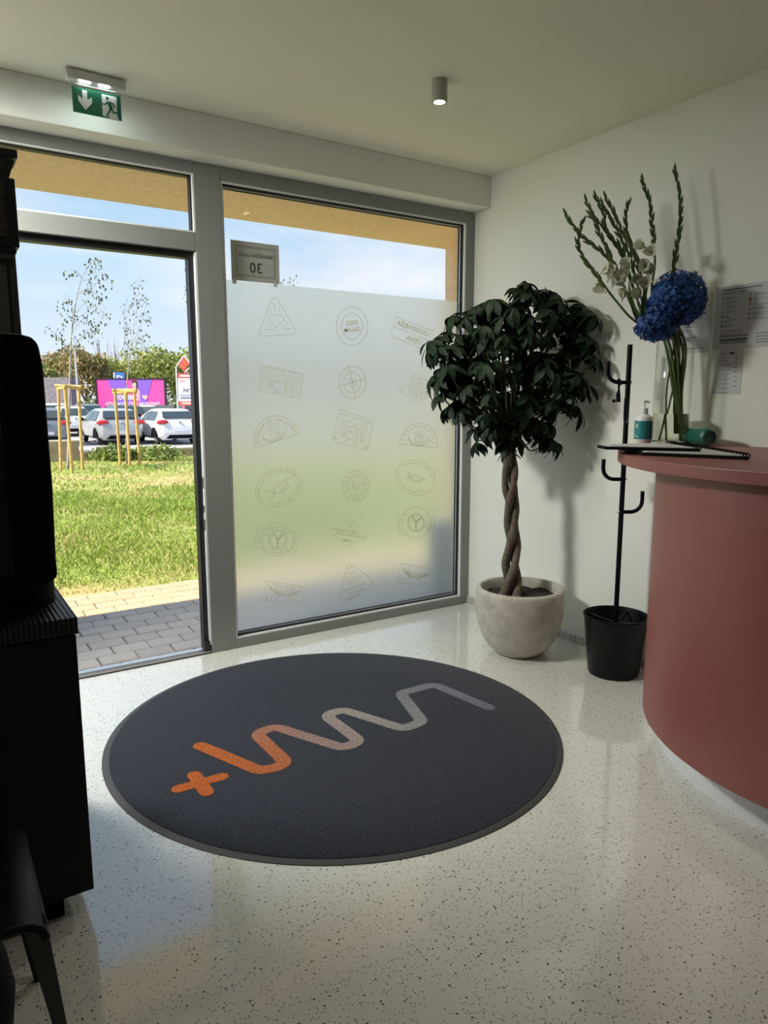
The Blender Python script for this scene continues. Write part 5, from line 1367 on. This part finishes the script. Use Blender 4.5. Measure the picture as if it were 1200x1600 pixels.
for i, (p, e) in enumerate(crown):
    out_ = p-np.array([hub[0], hub[1], 1.45]); out_[2] *= 0.5; out_ /= np.linalg.norm(out_)+1e-6
    tilt = Vector((out_[0]*0.75*min(1, e), out_[1]*0.75*min(1, e), 1.0)).normalized()
    q = Vector((0,0,1)).rotation_difference(tilt) @ Matrix.Rotation(rg.uniform(0, 6.28), 3, 'Z').to_quaternion()
    loc = tuple(p-np.array([PX, PY_, 0])); s = rg.uniform(0.85, 1.15)
    o = lp[i] if i < 6 else clone(lp[i % 6], t)
    o.location = loc; o.rotation_euler = q.to_euler(); o.scale = (s, s, s)
    if i % 3 == 0:
        mid = hub*0.45+p*0.55+np.array([0, 0, -0.08]); mt.tube([tuple(q_) for q_ in catmull([hub+np.array([0,0,rg.uniform(-0.05,0.08)]), mid, p-np.array([0,0,0.02])], 4)], [0.006]*4+[0.004]*4+[0.0025], 5)
obj('branches', mt, mat('twig', (0.10,0.10,0.05), 0.7), t, smooth=60)

# ================================================================== VASE WITH FLOWERS
VX, VY = -0.170, -1.640
vz1 = CT+0.470; VR = 0.083
t = thing('glass_vase', 'tall clear glass cylinder vase with water on the counter, holding flowers', 'vase', (VX, VY, CT))
obj('glass', MB().lathe([(0.0,0.001),(VR-0.004,0.001),(VR,0.006),(VR,0.468),(VR-0.002,0.470),(VR-0.004,0.468),(VR-0.004,0.014),(VR-0.010,0.010),(0.0,0.010)], (VX,VY,CT), 56), thin_glass('vase_glass', (0.97,0.985,0.96)), t, smooth=50)
wm_ = bpy.data.materials.new('water'); wm_.use_nodes = True; b = wm_.node_tree.nodes['Principled BSDF']
b.inputs['Base Color'].default_value = (0.93,0.95,0.84,1); b.inputs['Roughness'].default_value = 0.0; b.inputs['Transmission Weight'].default_value = 1.0; b.inputs['IOR'].default_value = 1.33
obj('water', MB().lathe([(0.0,0.0105),(VR-0.0105,0.0105),(VR-0.0044,0.0145),(VR-0.0044,0.143),(0.0,0.143)], (VX,VY,CT), 56), wm_, t, smooth=50)

def crop7(u, v): return 860+u/3.5294, 240+v/3.5294
# bud: two pointed bracts
def bud_geo(L, r):
    m = MB(); prof = [(0.0,0.0),(0.55,0.12),(1.0,0.35),(0.9,0.6),(0.5,0.85),(0.02,1.0)]
    n = 6; v = []
    for rr, z in prof:
        for k in range(n): v.append((rr*r*math.cos(2*math.pi*k/n), rr*r*0.6*math.sin(2*math.pi*k/n), z*L))
    return m.add(v, [(i*n+k, i*n+(k+1)%n, (i+1)*n+(k+1)%n, (i+1)*n+k) for i in range(5) for k in range(n)])
bud0 = bud_geo(1.0, 0.165)
def floret_geo(seed):
    r = np.random.default_rng(seed); m = MB()
    for i in range(6):
        a = 2*math.pi*i/6+r.uniform(-0.15,0.15); op = r.uniform(0.35,0.8)
        n = 4; v = []
        for k in range(n+1):
            s = k/n; w_ = 0.40*math.sin(math.pi*min(1,0.12+0.80*s)); rad = 0.12+op*s*s*0.75; z = s*1.0-0.12*s**3
            for q in (-1,0,1): v.append((rad*math.cos(a)-q*w_*math.sin(a), rad*math.sin(a)+q*w_*math.cos(a), z+abs(q)*0.06+r.uniform(-0.03,0.03)))
        m.add(v, [(k*3+q, k*3+q+1, k*3+q+4, k*3+q+3) for k in range(n) for q in range(2)])
    m.tube([(0,0,-0.35),(0,0,0.1)], [0.06,0.14], 6)
    return m
flo0 = [floret_geo(k) for k in range(3)]
_shared = {}
def quat_to(d): return Vector((0,0,1)).rotation_difference(Vector(d).normalized()).to_euler()
VB = 3.33
mouth = np.array([VX-0.01, VY+0.0, vz1])
glads = [
 ('gladiolus spike curving furthest left, tip lowest of the left buds', [(75,320),(135,410),(200,480),(270,530),(330,600),(400,720),(480,880)], 3.30, 0.55, []),
 ('gladiolus stem bowing out at the left below the others with white blooms', [(180,360),(152,470),(160,530),(200,600),(270,690),(360,810),(475,930)], 3.18, 0.62, [(285,655,3.16),(345,725,3.14),(295,760,3.18),(395,800,3.15),(320,690,3.15)]),
 ('gladiolus spike second from the left with a straight dark tip', [(187,245),(235,340),(270,440),(310,520),(345,600),(410,740),(500,900)], 3.28, 0.6, [(340,650,3.22)]),
 ('short gladiolus spike crossing behind the left ones', [(205,328),(290,400),(345,470),(400,540),(430,640),(470,780),(520,920)], 3.36, 0.55, []),
 ('gladiolus spike third tip from the left', [(237,220),(290,330),(310,430),(380,530),(420,640),(470,780),(530,920)], 3.30, 0.6, [(410,675,3.2),(385,710,3.17),(480,800,3.2)]),
 ('gladiolus spike with a slim tip in the middle of the left cluster', [(270,255),(340,370),(380,450),(440,570),(470,690),(510,830),(550,950)], 3.34, 0.6, []),
 ('gladiolus spike at the right of the left cluster', [(295,228),(350,320),(390,420),(450,520),(490,630),(520,780),(560,940)], 3.30, 0.62, [(430,620,3.25)]),
 ('gladiolus spike with fat buds and a short upright tip', [(432,255),(415,340),(420,420),(450,520),(490,630),(520,760),(560,920)], 3.25, 0.62, [(470,700,3.2)]),
 ('gladiolus spike leaning left above open white blooms', [(495,122),(545,260),(560,380),(572,500),(575,620),(560,740),(575,900)], 3.22, 0.55, [(515,515,3.19),(560,550,3.16),(525,620,3.17),(550,660,3.19),(520,735,3.18)]),
 ('tallest gladiolus spike, upright behind the blue hydrangea', [(678,72),(710,200),(718,320),(708,450),(690,560),(675,660),(640,850)], 3.16, 0.80, []),
]
for gi, (lab, pxs, D, frac, fl) in enumerate(glads):
    P3 = [at(*crop7(*q), D-0.0*i) for i, q in enumerate(pxs)]
    ang = gi/len(glads)*2*math.pi
    mo = np.array([VX+0.045*math.cos(ang)-0.012, VY+0.045*math.sin(ang), vz1+0.005])
    P3 = P3+[mo]
    # cross through the vase to the opposite side of its foot
    ft = np.array([VX+0.048+0.014*math.cos(ang+2), VY-0.028+0.020*math.sin(ang+2), CT+0.016])
    P3 = P3+[mo*0.5+ft*0.5, ft]
    cv = catmull(P3, 7); L_ = len(cv)
    t = thing('gladiolus', lab, 'flower', tuple(ft), 'gladioli in the glass vase')
    o_ = np.array(t['_o'])
    obj('stem', MB().tube([tuple(q) for q in cv], [0.0012+0.0042*min(1, i/(0.35*L_)) for i in range(L_)], 8), M['stem'], t, smooth=60)
    arcl = np.concatenate([[0], np.cumsum(np.linalg.norm(np.diff(np.array(cv), axis=0), axis=1))])
    s = 0.022; k = 0
    lim = frac*arcl[min(L_-1, 7*6)]
    while s < lim:
        i = min(L_-2, int(np.searchsorted(arcl, s))); p = cv[i]; d = cv[max(i-1,0)]-cv[i+1]; d = d/np.linalg.norm(d)
        side = np.cross(d, fx); side /= np.linalg.norm(side); sg = 1 if k % 2 else -1
        dirv = d*0.97+side*sg*0.17+RNG.normal(size=3)*0.04
        ln = (0.050 if k == 0 else 0.044)+0.016*min(1, s/lim)
        if 'bud' not in _shared: b = obj('bud', bud0, M['bud'], t, smooth=50, world=False); _shared['bud'] = b
        else: b = clone(_shared['bud'], t)
        b.location = tuple(p-d*0.004-o_); b.rotation_euler = quat_to(dirv); b.scale = (ln, ln, ln)
        s += 0.0175+0.008*(s/lim); k += 1
    for j, (u, v_, Df) in enumerate(fl):
        key = 'f%d' % (j % 3); p = at(*crop7(u, v_), Df)
        if key not in _shared: b = obj('floret', flo0[j % 3], M['petal'], t, smooth=50, world=False); _shared[key] = b
        else: b = clone(_shared[key], t)
        i = int(np.argmin([np.linalg.norm(q-p) for q in cv])); away = p-cv[i]; away[2] = abs(away[2])+0.03
        b.location = tuple(p-o_); b.rotation_euler = quat_to(away+RNG.normal(size=3)*0.03-fx*0.02); sc_ = RNG.uniform(0.044, 0.056); b.scale = (sc_,)*3
# long green blades among the stems
for (pxs, D, lab) in (([(560,640),(520,780),(520,900),(560,1000)], 3.24, 'broad dark green blade leaf among the gladiolus stems, right one'), ([(430,700),(450,820),(490,920),(545,1010)], 3.22, 'broad dark green blade leaf among the gladiolus stems, left one')):
    P3 = [at(*crop7(*q), D) for q in pxs]+[np.array([VX, VY, vz1]), np.array([VX+0.03, VY-0.01, CT+0.05])]
    cv = catmull(P3, 5); n = len(cv); v = []
    for i, p in enumerate(cv):
        w_ = 0.016*math.sin(math.pi*min(1, 0.02+0.98*min(1, i/(n*0.55))*0.6)); v += [tuple(p-rx*w_), tuple(p+fx*w_*0.4), tuple(p+rx*w_)]
    o = obj('blade_leaf', MB().add(v, [(i*3+q, i*3+q+1, i*3+q+4, i*3+q+3) for i in range(n-1) for q in range(2)]), M['bud'], smooth=60, loc=tuple(cv[-1]))
    tag(o, lab, 'leaf')

# hydrangeas: heads of small four-petalled florets
def hydrangea(cpx, D, rpx, lab, n, foot, via):
    c = at(*cpx, D); r = np.array([rpx[0], rpx[1]])*D/FPX
    t = thing('blue_hydrangea', lab, 'flower', foot, 'blue hydrangeas in the vase')
    m = MB(); g = np.random.default_rng(n)
    up3 = np.array([0,0,1.0])
    for i in range(n):
        k = i+0.5; ph = math.acos(1-2*k/n); th = math.pi*(1+5**0.5)*k
        d = rx*math.cos(th)*math.sin(ph)*r[0]+fx*math.sin(th)*math.sin(ph)*min(r)+up3*math.cos(ph)*r[1]
        lump = 0.96+0.07*math.sin(th*2.0+ph*4)+0.05*math.sin(th*5-ph*7)+g.uniform(-0.07, 0.06)
        p = c+d*lump; nn = d/np.linalg.norm(d)+g.normal(size=3)*0.38; nn /= np.linalg.norm(nn)
        a = np.cross(nn, g.normal(size=3)); a /= np.linalg.norm(a); b = np.cross(nn, a)
        sz = g.uniform(0.0100, 0.0145); base = np.array([(0.020,0.085,0.33),(0.016,0.065,0.25),(0.028,0.12,0.40),(0.022,0.075,0.28)][g.integers(4)])
        for q in range(4):
            u = a*math.cos(q*math.pi/2)+b*math.sin(q*math.pi/2); w_ = -a*math.sin(q*math.pi/2)+b*math.cos(q*math.pi/2)
            lift = g.uniform(-0.1, 0.45)
            m.add([p, p+u*sz*0.55-w_*sz*0.48+nn*sz*lift*0.4, p+u*sz*1.1+nn*sz*lift, p+u*sz*0.55+w_*sz*0.48+nn*sz*lift*0.4], [(0,1,2,3)], tuple(base*g.uniform(0.7,1.35)))
    obj('flower_head', m, M['hydr'], t, kind='stuff')
    m = MB()
    for i in range(14):
        k = i+0.5; ph = math.acos(1-2*k/14); th = math.pi*(1+5**0.5)*k
        d = rx*math.cos(th)*math.sin(ph)*r[0]+fx*math.sin(th)*math.sin(ph)*min(r)+up3*math.cos(ph)*r[1]
        m.tube([tuple(c-up3*r[1]*0.4), tuple(c+d*0.85)], 0.0015, 4)
    m.ball(tuple(c), (r[0]*0.84, r[0]*0.72, r[1]*0.86), 16, 10)
    obj('core', m, mat('hydrangea_core', (0.015,0.03,0.11), 0.9) if 'hydrangea_core' not in bpy.data.materials else bpy.data.materials['hydrangea_core'], t, smooth=60)
    P3 = [c-up3*r[1]*0.3]+[np.array(q) for q in via]+[np.array(foot)]
    obj('stem', MB().tube([tuple(q) for q in catmull(P3, 6)], 0.0042, 8), mat('woody_stem', (0.10,0.085,0.04), 0.7) if 'woody_stem' not in bpy.data.materials else bpy.data.materials['woody_stem'], t, smooth=60)
hydrangea((1058,468), 3.12, (43,40), 'big blue hydrangea head, larger and higher of the two', 760, (VX-0.035,VY+0.02,CT+0.02), [at(1062,530,3.22), at(1055,590,3.28)])
hydrangea((1024,509), 3.10, (30,23), 'small blue hydrangea head hanging at the vase rim, lower of the two', 330, (VX-0.05,VY-0.02,CT+0.02), [at(1035,530,3.2), (VX-0.01,VY,vz1), (VX-0.03,VY+0.01,CT+0.25)])

# ================================================================== ON THE COUNTER
bx, by = -0.222+0.0, -1.535
bx, by = at(1004,690,3.305)[:2]
t = thing('soap_dispenser', 'white pump bottle with a teal and navy label beside the vase', 'bottle', (bx, by, CT))
obj('bottle', MB().lathe([(0.0,0.0),(0.036,0.0),(0.039,0.004),(0.039,0.118),(0.036,0.128),(0.022,0.138),(0.014,0.142),(0.0,0.142)], (bx,by,CT), 32), M['white'], t, smooth=45)
a0 = math.atan2(-fx[1], -fx[0])
def band(r, z0, z1, q0, q1, n=18): return MB().add([(bx+r*math.cos(q), by+r*math.sin(q), CT+z) for z in (z0, z1) for q in np.linspace(q0, q1, n)], [(i, i+1, n+i+1, n+i) for i in range(n-1)])
obj('label', band(0.0394, 0.026, 0.110, a0-2.4, a0+0.55), M['tealmatte'], t, smooth=60)
obj('label', band(0.0394, 0.026, 0.110, a0+0.55, a0+1.15, 8), M['navy'], t, smooth=60, label='navy end of the label')
m = MB()
for z, a, b in ((0.092,-1.35,-1.0),(0.085,-1.35,-0.98),(0.078,-1.35,-1.02),(0.045,-1.42,-1.20),(0.036,-1.35,-0.95)):
    q = band(0.0397, z, z+0.0035, a0+a, a0+b, 6); m.add(q.v, q.f)
obj('label_print', m, mat('label_white', (0.7,0.85,0.82), 0.4), t)
obj('collar', MB().lathe([(0.0,0.140),(0.017,0.140),(0.017,0.166),(0.013,0.170),(0.0,0.170)], (bx,by,CT), 20), M['white'], t, smooth=40)
m = MB().tube([(bx,by,CT+0.168),(bx,by,CT+0.195)], 0.0045, 10)
nz = rx*0.8
m.tube([tuple(np.array([bx,by,CT+0.197])-nz*0.006),tuple(np.array([bx,by,CT+0.199])+nz*0.012),tuple(np.array([bx,by,CT+0.195])+nz*0.030)], [0.006,0.005,0.003], 8)
obj('pump', m, M['white'], t, smooth=50)

# teal tumbler lying on its side
c1 = at(1110,680.5,3.12); c0_ = at(1070,679,3.31)
c1[2] = c0_[2] = CT+0.0425
ax = (c1-c0_)/np.linalg.norm(c1-c0_); Rm = np.array(Vector((0,0,1)).rotation_difference(Vector(ax)).to_matrix())
Lc = np.linalg.norm(c1-c0_)
t = thing('teal_tumbler', 'teal plastic tumbler lying on its side right of the vase', 'cup', (c0_[0], c0_[1], CT))
cup = MB().lathe([(0.033,0.0),(0.034,0.0),(0.0415,Lc*0.75),(0.0405,Lc*0.90),(0.034,Lc*0.985),(0.030,Lc),(0.026,Lc-0.003),(0.024,Lc-0.010),(0.0,Lc-0.011)], (0,0,0), 36)
cup.v = [tuple(Rm @ np.array(q)+c0_+np.array([0,0,-0.0005])) for q in cup.v]
obj('body', cup, M['teal'], t, smooth=35)
bd = MB().ball((0,0,0), (0.006,0.006,0.002), 10, 6); bd.v = [tuple(Rm @ (np.array(q)+np.array([0.0,0,Lc-0.010]))+c0_) for q in bd.v]
obj('base_dot', bd, M['teal'], t, smooth=60)

# two spiral-bound menus
def menu(corners, z, lab, npages, pagecol):
    """corners: spiral-far, spiral-near, free-near, free-far (xy)"""
    A, B, C_, D_ = [np.array(q, float) for q in corners]
    cen = (A+B+C_+D_)/4
    t = thing('spiral_menu', lab, 'book', (cen[0], cen[1], z), 'spiral-bound menus on the counter')
    def slab(nm, k0, k1, z0, z1, mt, in_=0.0):
        q = [A+(D_-A)*k0, B+(C_-B)*k0, B+(C_-B)*k1, A+(D_-A)*k1]; c = sum(q)/4; q = [p+(c-p)*in_ for p in q]
        m = MB(); v = [(p[0], p[1], z0) for p in q]+[(p[0], p[1], z1) for p in q]
        obj(nm, m.add(v, [(3,2,1,0),(4,5,6,7),(0,1,5,4),(1,2,6,5),(2,3,7,6),(3,0,4,7)]), mt, t)
    slab('cover', 0.0, 1.0, z, z+0.011, M['black'])
    for k in range(npages): slab('page', 0.03, 0.985-0.012*k, z+0.0112+0.0016*k, z+0.0126+0.0016*k, pagecol, 0.035)
    ns = 15; dr = (D_-A)/np.linalg.norm(D_-A)
    for k in range(ns):
        p = A+(B-A)*(0.05+0.9*k/(ns-1)); rr = 0.0095; cz = z+0.0125
        ring_ = [(p[0]+dr[0]*rr*1.3*math.cos(q), p[1]+dr[1]*rr*1.3*math.cos(q), cz+rr*math.sin(q)) for q in np.linspace(-0.2, 2*math.pi-0.6, 11)]
        if k == 0: r0_ = obj('ring', MB().tube(ring_, 0.0026, 5), M['black'], t, smooth=60); base_p = p
        else:
            c = clone(r0_, t, (p[0]-base_p[0], p[1]-base_p[1], 0))
M['page'] = mat('menu_page', (0.62,0.61,0.60), 0.6)
z1_ = CT+0.0005
lowA, lowB = onz(1098,702,z1_+0.010)[:2], onz(1170,714,z1_+0.010)[:2]
dB = lowB-lowA; nB = np.array([-dB[1], dB[0]]); nB /= np.linalg.norm(nB)
if nB @ (np.array([-1.0, 0.3])) < 0: nB = -nB
lowC, lowD = onz(1003,711.5,z1_)[:2], None
lowC = lowB+(lowC-lowB)*1.0; lowD = lowC+(lowA-lowB)
menu((lowA, lowB, lowC, lowD), z1_, 'black spiral-bound menu, lower and nearer of the two', 3, M['page'])
z2_ = z1_+0.0165
upA, upB = onz(1043,693.5,z2_+0.010)[:2], onz(1094,701.5,z2_+0.010)[:2]
upC = onz(947,702.5,z2_)[:2]; upD = onz(933,699.5,z2_)[:2]
menu((upA, upB, upC, upD), z2_, 'black spiral-bound menu overhanging the counter, upper of the two', 2, M['page'])
